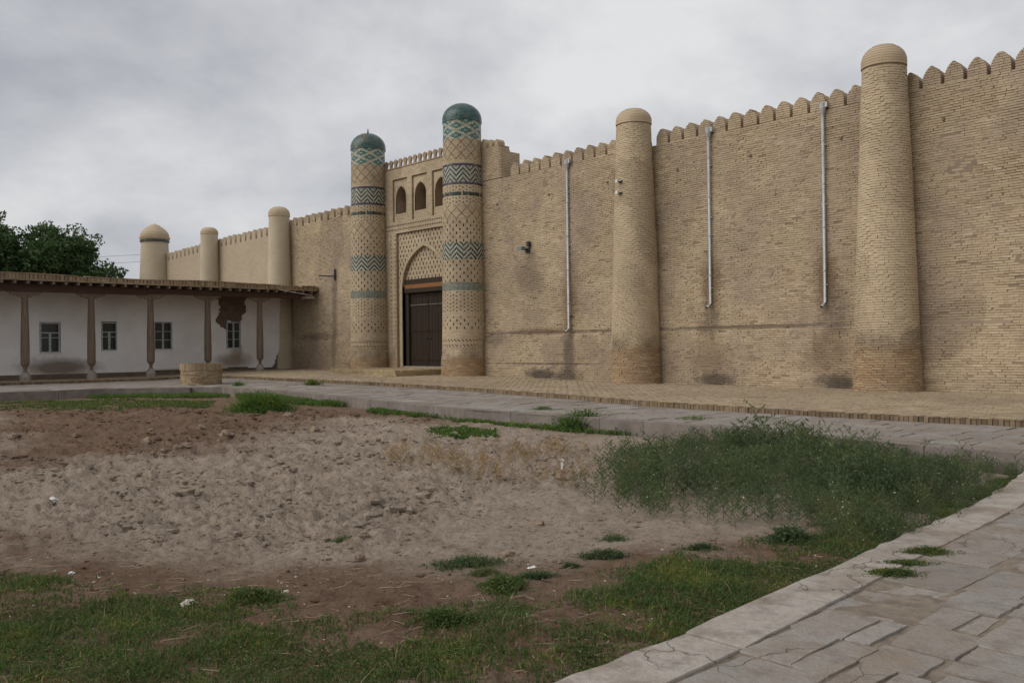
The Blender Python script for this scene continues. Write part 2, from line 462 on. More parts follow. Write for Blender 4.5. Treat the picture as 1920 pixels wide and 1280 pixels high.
# shallow ruts running across the dug plot
H = H - 0.04*clod*np.clip(np.sin(SX*1.15+SY*2.3+n3*5)-0.35, 0, 1)
edge = sstep(0.0, -0.45, sdF)
H = H*edge + (1-edge)*(-0.075)
SOILH = lambda x, y: -0.05
iv = np.arange(NA*NR).reshape(NR, NA)
quads = np.stack([iv[:-1, :-1], iv[1:, :-1], iv[1:, 1:], iv[:-1, 1:]], -1).reshape(-1, 4)[:, ::-1]
k = NT('soil', 0.97, 0.1)
dmp = k.attr('damp')
nzA = k.noise(2.2, 5, 0.6); nzB = k.noise(24, 4, 0.65)
dry = k.mix(k.lin(nzA, 0.35, 0.65), (0.405, 0.33, 0.262), (0.325, 0.258, 0.2))
wet = k.mix(k.lin(nzA, 0.35, 0.65), (0.16, 0.10, 0.066), (0.215, 0.142, 0.098))
c = k.mix(k.math('ADD', dmp, k.math('MULTIPLY', k.math('SUBTRACT', nzB, 0.5), 0.5), clamp=True), dry, wet)
c = k.mix(0.5, c, k.ramp(nzB, [(0.3, (0.55, 0.52, 0.5)), (0.6, (1, 1, 1))]), 'MULTIPLY')
c = k.mix(k.lin(k.noise(60, 2, 0.5), 0.7, 0.78), c, (0.46, 0.40, 0.33))
c = k.mix(0.55, c, k.ramp(k.noise(15, 6, 0.75), [(0.36, (0.4, 0.38, 0.36)), (0.5, (1, 1, 1)), (0.7, (1.15, 1.14, 1.12))]), 'MULTIPLY')  # dark speckle paints the shade of crevices between lumps into the colour
hb = k.math('ADD', k.noise(17, 6, 0.75), k.math('MULTIPLY', k.noise(38, 4, 0.7), 0.4))
k.bump(hb, 1.0, 0.05)
M_SOIL = k.out(c)
soil = mk('bare_soil', np.stack([SX, SY, H], -1).reshape(-1, 3), [quads], M_SOIL, smooth=True)
tag(soil, kind='structure')
at = soil.data.attributes.new('damp', 'FLOAT', 'POINT')
at.data.foreach_set('value', damp.ravel().astype(np.float32))
def soil_z(x, y):
    fi, fj = grid_index(x, y)
    i = fi.astype(int); j = fj.astype(int); u = fi-i; v = fj-j
    return (H[i, j]*(1-u)+H[i+1, j]*u)*(1-v) + (H[i, j+1]*(1-u)+H[i+1, j+1]*u)*v

# ------------------------------------------------------------------ far path, brick platform, near pavement
def sheet(poly_a, poly_b, zoff, n=160, mcols=6):
    """strip between two polylines parametrised by arc length, draped on zg"""
    def res(pl):
        pl = np.array(pl, float); s = np.r_[0, np.cumsum(np.hypot(*np.diff(pl, axis=0).T))]
        u = np.linspace(0, s[-1], n); return np.stack([np.interp(u, s, pl[:, 0]), np.interp(u, s, pl[:, 1])], -1)
    a, b = res(poly_a), res(poly_b)
    t = np.linspace(0, 1, mcols)[:, None, None]
    P = a[None]*(1-t)+b[None]*t
    return P
def slab_mat(slab_name, slab_stops):
    k = NT(slab_name, 0.9, 0.2)
    c = k.ramp(k.rnd(), slab_stops)
    nz = k.noise(1.6, 5, 0.65); nf = k.noise(35, 4, 0.7)
    c = k.mix(k.lin(nz, 0.42, 0.66), c, (0.26, 0.21, 0.165))
    c = k.mix(k.math('MULTIPLY', k.lin(k.noise(5.5, 6, 0.7), 0.48, 0.66), 0.55), c, (0.165, 0.14, 0.118))
    c = k.mix(0.4, c, k.ramp(nf, [(0.3, (0.6, 0.58, 0.56)), (0.65, (1, 1, 1))]), 'MULTIPLY')
    crk = k.n('ShaderNodeTexVoronoi', feature='DISTANCE_TO_EDGE'); crk.inputs['Scale'].default_value = 1.7
    vv = k.n('ShaderNodeVectorMath', operation='ADD'); k.t.links.new(k.pos(), vv.inputs[0])
    dn = k.n('ShaderNodeTexNoise'); dn.inputs['Scale'].default_value = 3.0; dn.inputs['Detail'].default_value = 5; k.t.links.new(k.pos(), dn.inputs['Vector'])
    dsc = k.n('ShaderNodeVectorMath', operation='SCALE'); dsc.inputs['Scale'].default_value = 0.35; k.t.links.new(dn.outputs['Color'], dsc.inputs[0]); k.t.links.new(dsc.outputs[0], vv.inputs[1]); k.t.links.new(vv.outputs[0], crk.inputs['Vector'])
    ck = k.math('MULTIPLY', k.lin(crk.outputs['Distance'], 0.008, 0.002), k.lin(k.noise(0.8, 2), 0.5, 0.58))
    c = k.mix(k.math('MULTIPLY', ck, 0.6), c, (0.13, 0.105, 0.085))
    hh = k.math('SUBTRACT', k.math('ADD', k.noise(7, 6, 0.72), k.math('MULTIPLY', k.noise(45, 4, .7), .35)), ck)
    k.bump(hh, 0.75, 0.03)
    return k.out(c)
M_SLAB = slab_mat('path_slab', [(0, (0.235, 0.21, 0.187)), (.35, (0.30, 0.28, 0.26)), (.7, (0.275, 0.247, 0.22)), (1, (0.345, 0.325, 0.305))])
M_KSLAB = slab_mat('kerb_slab_stone', [(0, (0.35, 0.31, 0.27)), (1, (0.42, 0.38, 0.335))])
M_GRIT = plain('joint_dirt', (0.245, 0.198, 0.152), 0.97, 0.45, 9, bump=0.9)
M_KERBC = plain('kerb_concrete', (0.235, 0.2, 0.175), 0.95, 0.35, 3, bump=0.4)

def slab_obj(name, outline, z, th, parent, mat, tilt=(0, 0), mesh_only=False):
    cx = sum(p[0] for p in outline)/len(outline); cy = sum(p[1] for p in outline)/len(outline)
    n = len(outline)
    V = [(x, y, z-th) for x, y in outline] + [(x, y, z-0.008+tilt[0]*(x-cx)+tilt[1]*(y-cy)) for x, y in outline]
    sh = [((x-cx)*0.985+cx, (y-cy)*0.985+cy) for x, y in outline]
    V += [(x, y, z+tilt[0]*(x-cx)+tilt[1]*(y-cy)) for x, y in sh]
    F4 = [(i, (i+1) % n, (i+1) % n+n, i+n) for i in range(n)] + [(i+n, (i+1) % n+n, (i+1) % n+2*n, i+2*n) for i in range(n)]
    F = F4 + [tuple(range(2*n, 3*n))]
    if mesh_only: return V, F
    m_ = MB(); m_.add(np.array(V)-np.array([cx, cy, z]), F)
    fa = [np.array([f for f, _ in fl]) for fl in m_.F.values()]
    me = np_mesh(name, np.concatenate(m_.V), fa, mat)
    return link_mesh(name, me, parent, (cx, cy, z))
def rect_outline(x0, x1, y0, y1, jit, seg, r):
    pts = []
    cs = [(x0, y0), (x1, y0), (x1, y1), (x0, y1)]
    cs = [(a+r.uniform(-jit, jit), b+r.uniform(-jit, jit)) for a, b in cs]
    for i in range(4):
        a, b = cs[i], cs[(i+1) % 4]
        L = math.hypot(b[0]-a[0], b[1]-a[1])
        for s in range(seg):
            t = s/seg
            if s == 0: t = 0.02+0.02*r.random()
            nx, ny = -(b[1]-a[1])/L, (b[0]-a[0])/L
            o = r.uniform(0, jit*0.7)
            pts.append((a[0]+(b[0]-a[0])*t+nx*o, a[1]+(b[1]-a[1])*t+ny*o))
    return pts
R1 = random.Random(11)
# far path: grit sheet + slabs
Pp = sheet(KERB, PLAT, 0, 120, 8)
VV = np.concatenate([Pp, (zg(Pp[..., 0], Pp[..., 1])-0.105)[..., None]], -1)
ii = np.arange(8*120).reshape(8, 120)
qq = np.stack([ii[:-1, :-1], ii[:-1, 1:], ii[1:, 1:], ii[1:, :-1]], -1).reshape(-1, 4)
path = mk('stone_path', VV.reshape(-1, 3), [qq[:, ::-1]], M_GRIT); tag(path, kind='structure')
kb = MB()   # concrete kerb: a run of cast lengths along the field
kl = np.array(KERB[1:], float)
sarc = np.r_[0, np.cumsum(np.hypot(*np.diff(kl, axis=0).T))]
def along(s): return np.array([np.interp(s, sarc, kl[:, 0]), np.interp(s, sarc, kl[:, 1])])
s0 = 0.0; kerbs = []
while s0 < sarc[-1]-0.2:
    s1 = min(s0+R1.uniform(1.0, 1.6), sarc[-1])
    a, b = along(s0+0.006), along(s1-0.006)
    t = (b-a)/np.linalg.norm(b-a); nn = np.array([t[1], -t[0]])   # towards the wall side
    if np.dot(nn, (np.array([-20, 0])-a)) < 0: nn = -nn
    q = [a, b, b+nn*0.24, a+nn*0.24]
    if nn[0]*t[1]-nn[1]*t[0] > 0: q = q[::-1]
    zz = float(zg(*a))-0.09+R1.uniform(-.006, .006)
    slab_obj('kerb_stone', [tuple(p) for p in q], zz, 0.34, path, M_KERBC)
    s0 = s1
    if s0 > 58: break
cand = []
inner = [(x, y+0.0) for x, y in KERB]
pathpoly = KERB + PLAT[::-1]
y = -32.0
while y < -5.5:
    dy = R1.uniform(0.42, 0.6); x = -41.0+R1.uniform(-.3, .3)
    while x < 2.5:
        dx = R1.uniform(0.5, 0.95)
        o = rect_outline(x+.008, x+dx-.008, y+.008, y+dy-.008, 0.008, 2, R1)
        cx, cy = x+dx/2, y+dy/2
        cand.append((cx, cy, o)); x += dx
    y += dy
xs = np.array([c_[0] for c_ in cand]); ys = np.array([c_[1] for c_ in cand])
corner_ok = np.ones(len(cand), bool)
for ddx, ddy in ((-.4, -.25), (.4, -.25), (.4, .25), (-.4, .25)):
    corner_ok &= sdpoly(xs+ddx, ys+ddy, pathpoly) < 0.0
corner_ok &= ~((xs > -34.5) & (sdpoly(xs, ys, KERB[1:]+[(-3, -34)]) < 0.33))
dist = np.hypot(xs, ys+DIST)
cosv = ((xs*FW[0]+(ys+DIST)*FW[1])/dist)
order = [i for i in np.argsort(dist) if corner_ok[i]]
vis = [i for i in order if cosv[i] > 0.85]
rest = MB()
near_set = set(vis[:300])
for i in order:
    cx, cy, o = cand[i]; z = float(zg(cx, cy))-0.09+R1.uniform(-.006, .006)
    if i in near_set: slab_obj('slab', o, z, 0.06, path, M_SLAB, (R1.uniform(-.01, .01), R1.uniform(-.01, .01)))
    else:
        V, F = slab_obj('', o, z, 0.06, None, None, mesh_only=True); rest.add(V, F)
if rest.n: rest.build('slab_paving', M_SLAB, path, kind='stuff')

# brick platform
BRK = [(0, (0.30, 0.225, 0.145)), (.3, (0.36, 0.28, 0.185)), (.7, (0.40, 0.315, 0.21)), (1, (0.46, 0.375, 0.265))]
M_PAVE = brick_mat('paving_brick', BRK, marks=False, dust=0.8, dustcol=(0.37, 0.295, 0.21))
plat_poly = PLAT + [(-46, -32.0), (-46, 0.6), (3, 0.6)]
Pp = sheet(PLAT, [(3, 0.5), (-20, 0.5), (-43.9, 0.5), (-46, -5), (-46, -32)], 0, 120, 12)
VV = np.concatenate([Pp, (zg(Pp[..., 0], Pp[..., 1])-0.012)[..., None]], -1)
ii = np.arange(12*120).reshape(12, 120)
qq = np.stack([ii[:-1, :-1], ii[:-1, 1:], ii[1:, 1:], ii[1:, :-1]], -1).reshape(-1, 4)
plat = mk('brick_platform', VV.reshape(-1, 3), [qq[:, ::-1]], M_GRIT); tag(plat, kind='structure')

PRISM_Q = np.array([[0, 1, 2, 3], [0, 4, 5, 1], [1, 5, 6, 2], [2, 6, 7, 3], [3, 7, 4, 0]])
def bricks(front, back, parent, mat, name='brick', nparts=300, restname='brickwork', visible=None):
    """front/back (n,k,3): outer and inner corner rings of each piece; the largest-showing become parts, the rest one mesh"""
    n, kk_ = front.shape[:2]
    if n == 0: return
    V = np.concatenate([front, back], 1)
    F = PRISM_Q
    cen = front.mean(1)
    dd = np.linalg.norm(cen-EYEP, axis=1)
    cs = ((cen-EYEP)@FW)/dd
    dd = np.where(cs > 0.845, dd, dd+1000)
    if visible is not None: dd = np.where(visible, dd, dd+1000)
    o = np.argsort(dd)
    part = [i for i in o[:nparts] if dd[i] < 900]
    for i in part:
        c0 = cen[i]
        link_mesh(name, np_mesh(name, V[i]-c0, [F], mat), parent, c0)
    isp = np.zeros(n, bool); isp[part] = True
    rest_ = V[~isp]
    if len(rest_):
        m_ = len(rest_)
        FF = (np.arange(m_)[:, None, None]*8 + F[None]).reshape(-1, 4)
        mk(restname, rest_.reshape(-1, 3), [FF], mat, parent, kind='stuff')

def flat_pavers(x0, x1, y0, y1, poly, lx, ly, zf, margin=0.08, seed=1):
    r = np.random.default_rng(seed); fr = []
    ny = int((y1-y0)/ly)
    for j in range(ny):
        yy = y0+j*ly
        n = int((x1-x0)/lx)+1
        xx = x0+np.arange(n)*lx+(lx/2 if j % 2 else 0)+r.uniform(-.02, .02)
        jt = r.uniform(-.004, .004, (n, 4))
        a = xx+.006+jt[:, 0]; b = xx+lx-.006+jt[:, 1]; c0 = yy+.005+jt[:, 2]; c1 = yy+ly-.005+jt[:, 3]
        q = np.stack([np.stack([a, c0], -1), np.stack([b, c0], -1), np.stack([b, c1], -1), np.stack([a, c1], -1)], 1)
        fr.append(q)
    q = np.concatenate(fr)
    cc = q.mean(1)
    q = q[sdpoly(cc[:, 0], cc[:, 1], poly) < -margin]
    z = zf(q[..., 0], q[..., 1]) + r.uniform(-.004, .005, len(q))[:, None]
    fr = np.concatenate([q, z[..., None]], -1)
    bk = fr.copy(); bk[..., 2] -= 0.05
    return fr, bk
fr, bk = flat_pavers(-44, 2.5, -20, 0.3, plat_poly, 0.26, 0.135, zg, 0.14, 3)
bricks(fr, bk, plat, M_PAVE, 'paving_brick', 300, 'paving_brickwork')
# soldier course on the platform's edge
pl = np.array(PLAT, float); sa = np.r_[0, np.cumsum(np.hypot(*np.diff(pl, axis=0).T))]
fr = []; bk = []
s0 = 0.0
while s0 < 62:
    a = np.array([np.interp(s0+.005, sa, pl[:, 0]), np.interp(s0+.005, sa, pl[:, 1])]); b = np.array([np.interp(s0+.078, sa, pl[:, 0]), np.interp(s0+.078, sa, pl[:, 1])])
    t = (b-a)/np.linalg.norm(b-a); nn = np.array([t[1], -t[0]])
    o = rng.uniform(-.012, .012); a2 = a-nn*(0.0+o); b2 = b-nn*(o)
    zt = float(zg(*a))+rng.uniform(-.006, .008); zb = zt-0.15
    i0, i1 = a+nn*0.2, b+nn*0.2
    # top face + front face handled as a prism standing upright: ring = outer vertical face
    fr.append([(a2[0], a2[1], zb), (a2[0], a2[1], zt), (b2[0], b2[1], zt), (b2[0], b2[1], zb)])
    bk.append([(i0[0], i0[1], zb), (i0[0], i0[1], zt), (i1[0], i1[1], zt), (i1[0], i1[1], zb)])
    s0 += 0.083
M_EDGE = brick_mat('edge_brick', [(0, (0.15, 0.11, 0.07)), (.5, (0.22, 0.16, 0.10)), (1, (0.29, 0.22, 0.14))], marks=False, dust=0.4)
bricks(np.array(fr), np.array(bk), plat, M_EDGE, 'edge_brick', 300, 'edge_brickwork')

# near pavement
def kx_(y): return np.interp(y, [-24, -20.4, -17, -13.3, -12], [-2.98, -3.04, -3.32, -3.58, -3.66])
def zn(x, y): return 0.205*sstep(-15.5, -11.5, y)
npv = MB()
gx_ = np.r_[np.linspace(-3.75, 5, 110), [30.0]]; gy_ = np.r_[[-34.0], np.linspace(-24.5, -8.2, 230)]
GX_, GY_ = np.meshgrid(gx_, gy_, indexing='ij')
GZ_ = zn(GX_, GY_)-0.012+(fbm(GX_, GY_, 1.3, 4, 12)-.5)*.026+(fbm(GX_, GY_, 9, 3, 15)-.5)*.016
GZ_ = np.where(GX_ < kx_(GY_)+.20, zn(GX_, GY_)-.09, GZ_)
ii = np.arange(GX_.size).reshape(GX_.shape)
qq = np.stack([ii[:-1, :-1], ii[1:, :-1], ii[1:, 1:], ii[:-1, 1:]], -1).reshape(-1, 4)
qc = np.stack([GX_, GY_], -1).reshape(-1, 2)[qq].mean(1)
qq = qq[qc[:, 0] > kx_(qc[:, 1])+.04]
pave = mk('near_pavement', np.stack([GX_, GY_, GZ_], -1).reshape(-1, 3), [qq], M_GRIT, smooth=True); tag(pave, kind='structure')
R2 = random.Random(5)
yy = -24.0
brk = [-24.0, -22.2, -20.37, -18.0, -16.6, -15.1, -13.8, -12.7, -11.9]
def kx(y): return np.interp(y, [-24, -20.4, -17, -13.3, -12], [-2.98, -3.04, -3.32, -3.58, -3.66])
for a, b in zip(brk[:-1], brk[1:]):
    n = 9; out = []
    for s in np.linspace(b-.012, a+.012, n): out.append((float(kx(s))+R2.uniform(-.02, .02), s))
    for s in np.linspace(a+.012, b-.012, n): out.append((float(kx(s))+0.37+R2.uniform(-.008, .008), s))
    slab_obj('kerb_slab', out, float(zn(0, (a+b)/2))+0.006+R2.uniform(-.004, .004), 0.2, pave, M_KSLAB, (0, (float(zn(0, b))-float(zn(0, a)))/(b-a)))
xcol = -2.645; cols = []
while xcol < 4.5:
    w = R2.choice([0.42, 0.46, 0.5, 0.36]); cols.append((xcol, w)); xcol += w
for (xc, w) in cols:
    yy = -24.0+R2.uniform(0, .5)
    while yy < -9.0:
        L = R2.choice([0.42, 0.5, 0.58, 0.7, 0.85])
        sh = float(kx(yy+L/2))+3.03
        x0, x1 = xc+sh+.006, xc+sh+w-.006
        z = float(zn(0, yy+L/2))+R2.uniform(-.008, .004); sl = (float(zn(0, yy+L))-float(zn(0, yy)))/L
        pieces = [(x0, x1, yy+.01, yy+L-.01)]
        u = R2.random()
        if u < 0.34:
            c_ = yy+L*R2.uniform(.3, .7); pieces = [(x0, x1, yy+.01, c_-.006), (x0, x1, c_+.006, yy+L-.01)]
        elif u < 0.56:
            c_ = x0+(x1-x0)*R2.uniform(.3, .7); pieces = [(x0, c_-.006, yy+.01, yy+L-.01), (c_+.006, x1, yy+.01, yy+L-.01)]
        if R2.random() < 0.0: pieces = []
        for p in pieces:
            slab_obj('slab', rect_outline(*p, 0.018, 6, R2), z+R2.uniform(-.004, .004), 0.07, pave, M_SLAB, (R2.uniform(-.006, .006), sl+R2.uniform(-.006, .006)))
        yy += L

# ------------------------------------------------------------------ brick walls with merlons
CH, BL = 0.0655, 0.256
def merlon_w(zr, w=0.235, h=0.5):
    """half width of a merlon at height zr above its foot"""
    zr = np.clip(np.asarray(zr, float)/h, 0, 1)
    return w*np.where(zr < 0.45, 1.0, np.clip(1-(np.clip(zr-0.45, 0, 1)/0.55)**1.5, 0, 1)**0.78)
def yoff(x, z):
    led = 2.06+0.05*(vnoise(x, z*0, 1.3)-.5)*2
    o = np.where(z < led, -0.065, 0.0)
    return o + (fbm(x, z, 0.35, 3, 5)-0.5)*0.10
def curtain(label, x0, x1, ztop0, ztop1, zb, nparts, mstart, mpitch=0.567, mh=0.57, merlons=True, mw=0.405, seed=1, brick=True, cat='wall', zt_fn=None):
    """stretch of wall between x0 < x1; ztop = level of the merlon feet at x0 and x1"""
    r = np.random.default_rng(seed)
    t = thing('curtain_wall', label, cat, ((x0+x1)/2, 0.4, zb))
    ztf = lambda x: ztop0+(np.asarray(x, float)-x0)/(x1-x0)*(ztop1-ztop0)
    # mud-mortared core with an uneven face
    nx, nz = int((x1-x0)/0.11)+2, int((max(ztop0, ztop1)-zb)/0.11)+2
    gx = np.linspace(x0, x1, nx); gt = np.linspace(0, 1, nz)
    X = np.repeat(gx[None], nz, 0); Z = zb-0.1+(ztf(gx)[None]-zb+0.1)*gt[:, None]
    smear = np.clip(fbm(X, Z, 1.7, 4, 19)-0.5, -0.2, 1)*0.042 + (r.random(X.shape)-.5)*0.006
    if not brick: smear = smear*0+0.012
    Y = yoff(X, Z)+0.004-smear
    i = np.arange(nx*nz).reshape(nz, nx)
    q = np.stack([i[:-1, :-1], i[:-1, 1:], i[1:, 1:], i[1:, :-1]], -1).reshape(-1, 4)
    V = np.stack([X, Y, Z], -1).reshape(-1, 3)
    top = i[-1]
    V2 = np.stack([gx, np.full(nx, 0.8), ztf(gx)], -1)
    V = np.concatenate([V, V2]); tb = nx*nz+np.arange(nx)
    q2 = np.stack([top[:-1], top[1:], tb[1:], tb[:-1]], -1)
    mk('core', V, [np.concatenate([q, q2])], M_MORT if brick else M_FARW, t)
    if brick:
        fr = []
        zmax = max(ztop0, ztop1)
        for row in range(int((zmax-zb)/CH)+1):
            zr = zb+row*CH
            n = int((x1-x0)/BL)+3
            xx = x0-BL+np.arange(n)*BL+(BL/2 if row % 2 else 0)+r.uniform(-.05, .05)
            cut = r.random(n) < 0.12
            jt = r.normal(0, .004, (n, 4))
            a = xx+.004+jt[:, 0]; b = xx+BL-.004+jt[:, 1]-np.where(cut, r.uniform(0, .05, n), 0)
            a = np.clip(a, x0, x1); b = np.clip(b, x0, x1)
            wav = 0.018*np.sin(xx*0.55+row*0.05)+0.010*np.sin(xx*1.7+row*.31)
            za = zr+.0065+jt[:, 2]*.6+wav; zb_ = zr+CH-.0075+jt[:, 3]*.6+wav
            ok = (b-a > 0.05) & (zb_ < ztf((a+b)/2)+0.058) & (r.random(n) > 0.012)
            y = yoff((a+b)/2, (za+zb_)/2)-.004-r.uniform(0, .012, n)
            ry = r.normal(0, .003, n)
            q = np.stack([np.stack([a, y-ry, za], -1), np.stack([b, y+ry, za], -1), np.stack([b, y+ry, zb_], -1), np.stack([a, y-ry, zb_], -1)], 1)
            fr.append(q[ok])
        fr = np.concatenate(fr); bk = fr.copy(); bk[..., 1] += 0.09
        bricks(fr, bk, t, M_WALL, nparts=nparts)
    if merlons:
        xm = mstart
        while xm < x1-0.2:
            if xm > x0+0.2:
                zf = float(ztf(xm)); hh = mh*r.uniform(.95, 1.04)
                zz = np.linspace(0, hh, 13); w = merlon_w(zz, mpitch*mw, hh)
                out = [(xm+a, zf-.02+b) for a, b in zip(w, zz)] + [(xm-a, zf-.02+b) for a, b in zip(w[::-1], zz[::-1])][1:]
                y0 = float(yoff(xm, zf))+0.008
                mm = MB(); mm.prism(out, 'y', y0, y0+0.5)
                mo = mm.build('merlon', M_MORT if brick else M_FARW, t)
                if brick:
                    fr = []
                    rowz = zb+math.ceil((zf-zb)/CH)*CH
                    while rowz < zf+hh-0.03:
                        z0_, z1_ = rowz+.006, min(rowz+CH-.008, zf+hh-.01)
                        wa, wb = float(merlon_w(z0_-zf, mpitch*mw, hh))+.004, float(merlon_w(z1_-zf, mpitch*mw, hh))+.004
                        cuts = [-9, r.uniform(-.1, .1), 9]
                        for ca, cb in zip(cuts[:-1], cuts[1:]):
                            l0, l1 = max(-wa, ca+.006), min(wa, cb-.006); u0, u1 = max(-wb, ca+.006), min(wb, cb-.006)
                            if l1-l0 < .02 or u1-u0 < 0.005: continue
                            yb = y0-.010-r.uniform(0, .01)
                            fr.append([(xm+l0, yb, z0_), (xm+l1, yb, z0_), (xm+u1, yb, z1_), (xm+u0, yb, z1_)])
                        rowz += CH
                    fr = np.array(fr); bk = fr.copy(); bk[..., 1] += 0.3
                    V8 = np.concatenate([fr, bk], 1); FF = (np.arange(len(fr))[:, None, None]*8+PRISM_Q[None]).reshape(-1, 4)
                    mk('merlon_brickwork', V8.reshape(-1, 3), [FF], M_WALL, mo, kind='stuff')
            xm += mpitch
    return t
k = NT('distant_brick')
bt = k.n('ShaderNodeTexBrick'); bt.inputs['Scale'].default_value = 1.0
cv = k.n('ShaderNodeCombineXYZ'); X_, Y_, Z_ = k.xyz()
k.t.links.new(k.math('ADD', X_, Y_), cv.inputs[0]); k.t.links.new(Z_, cv.inputs[1]); k.t.links.new(cv.outputs[0], bt.inputs['Vector'])
bt.inputs['Brick Width'].default_value = 0.256; bt.inputs['Row Height'].default_value = 0.0655; bt.inputs['Mortar Size'].default_value = 0.006
bt.inputs['Color1'].default_value = (0.50, 0.415, 0.30, 1); bt.inputs['Color2'].default_value = (0.43, 0.35, 0.25, 1); bt.inputs['Mortar'].default_value = (0.31, 0.24, 0.17, 1)
c = k.mix(k.math('MULTIPLY', k.lin(k.noise(0.7, 4), 0.4, 0.66), 0.55), bt.outputs['Color'], (0.38, 0.30, 0.21))
k.bump(bt.outputs['Fac'], 0.4, 0.01); k.t.nodes['Bump'].invert = True
M_FARW = k.out(c)

curtain('plain brick wall stretch right of the largest tower at the picture edge', -11.3, 1.0, 8.31, 8.31, 0.28, 300, -9.944+0.567*0-0.567*2, seed=1)
curtain('brick wall stretch with two drainpipes between the two plain towers', -19.9, -10.8, 8.31, 8.31, 0.28, 300, -18.86, seed=2)
curtain('brick wall stretch with one drainpipe beside the tiled gate tower', -28.9, -19.5, 8.31, 8.31, 0.30, 300, -26.115, seed=3)
curtain('brick wall stretch left of the gate rising behind the veranda roof', -44.3, -35.6, 8.02, 8.14, 0.42, 60, -44.0, seed=4, mh=0.55, mw=.36, mpitch=.62)
curtain('distant crenellated wall between two small plain towers', -52.8, -44.0, 7.78, 7.92, 0.42, 0, -52.5, seed=5, brick=False, mh=0.58, mw=.35, mpitch=.64)
curtain('farthest crenellated wall stretch next to the wide corner tower', -61.2, -52.6, 7.52, 7.78, 0.42, 0, -61.0, seed=6, brick=False, mh=0.58, mw=.35, mpitch=.64)

# ------------------------------------------------------------------ plain round towers
def interp_prof(prof):
    zs = [p[0] for p in prof]; rs = [p[1] for p in prof]
    return lambda z: np.interp(z, zs, rs)
def tower_bricks(cx, cy, prof, z0, z1, ch, bl, seed, ymax=0.08, jit=.0035):
    r = np.random.default_rng(seed); Rf = interp_prof(prof); fr = []; bk = []
    for row in range(int((z1-z0)/ch)):
        zr = z0+row*ch; zc_ = zr+ch/2; Rr = float(Rf(zc_))
        n = int(2*math.pi*Rr/bl); da = 2*math.pi/n
        a0 = np.arange(n)*da+(da/2 if row % 2 else 0)+r.uniform(-.08, .08)
        g = 0.0035/Rr
        rough_ = 1.0+2.0*(zr < 1.7)
        a = a0+g+r.normal(0, .004, n)/Rr; b = a0+da-g+r.normal(0, .004, n)/Rr
        out = r.uniform(0, .006, n)*rough_ + (vnoise(np.cos(a0)*1.3+cx, np.sin(a0)*1.3+zr*.7, 1.0)-.5)*.03
        zw = .010*np.sin(a0*2+zr*1.3+cx)+.006*np.sin(a0*5+zr*3)
        z0_ = zr+.005+r.normal(0, jit*.4, n)+zw; z1_ = zr+ch-.0065+r.normal(0, jit*.4, n)+zw
        mid = (a+b)/2
        yy_ = cy+Rr*np.sin(mid)
        ok = yy_ < ymax
        def ring(rr0, ang_, z_): return np.stack([cx+rr0*np.cos(ang_), cy+rr0*np.sin(ang_), z_], -1)
        rb = float(Rf(zr)); rt_ = float(Rf(zr+ch))
        for (aa, bb) in ((a, mid), (mid, b)):
            # two facets per brick follow the curve; stored as separate quads of one 8-corner prism each
            pass
        f6 = np.stack([ring(rb+out, a, z0_), ring(rb+out, mid, z0_), ring(rb+out, b, z0_), ring(rt_+out, b, z1_), ring(rt_+out, mid, z1_), ring(rt_+out, a, z1_)], 1)
        b6 = np.stack([ring(rb-.07, a, z0_), ring(rb-.07, mid, z0_), ring(rb-.07, b, z0_), ring(rt_-.07, b, z1_), ring(rt_-.07, mid, z1_), ring(rt_-.07, a, z1_)], 1)
        fr.append(f6[ok]); bk.append(b6[ok])
    return np.concatenate(fr), np.concatenate(bk)
Q12 = np.array([[0, 1, 4, 5], [1, 2, 3, 4], [0, 6, 7, 1], [1, 7, 8, 2], [2, 8, 9, 3], [3, 9, 10, 4], [4, 10, 11, 5], [5, 11, 6, 0]])
def tower_parts(fr, bk, parent, mat, nparts, mats_idx=None, restname='brickwork'):
    V = np.concatenate([fr, bk], 1); cen = fr.mean(1)
    dv = cen-EYEP; dd = np.linalg.norm(dv, axis=1)
    o = np.argsort(dd)[:nparts]
    for i in o: link_mesh('brick', np_mesh('brick', V[i]-cen[i], [Q12], mat), parent, cen[i])
    keep = np.ones(len(V), bool); keep[o] = False
    R_ = V[keep]
    FF = (np.arange(len(R_))[:, None, None]*12+Q12[None]).reshape(-1, 4)
    mk(restname, R_.reshape(-1, 3), [FF], mat, parent, kind='stuff')
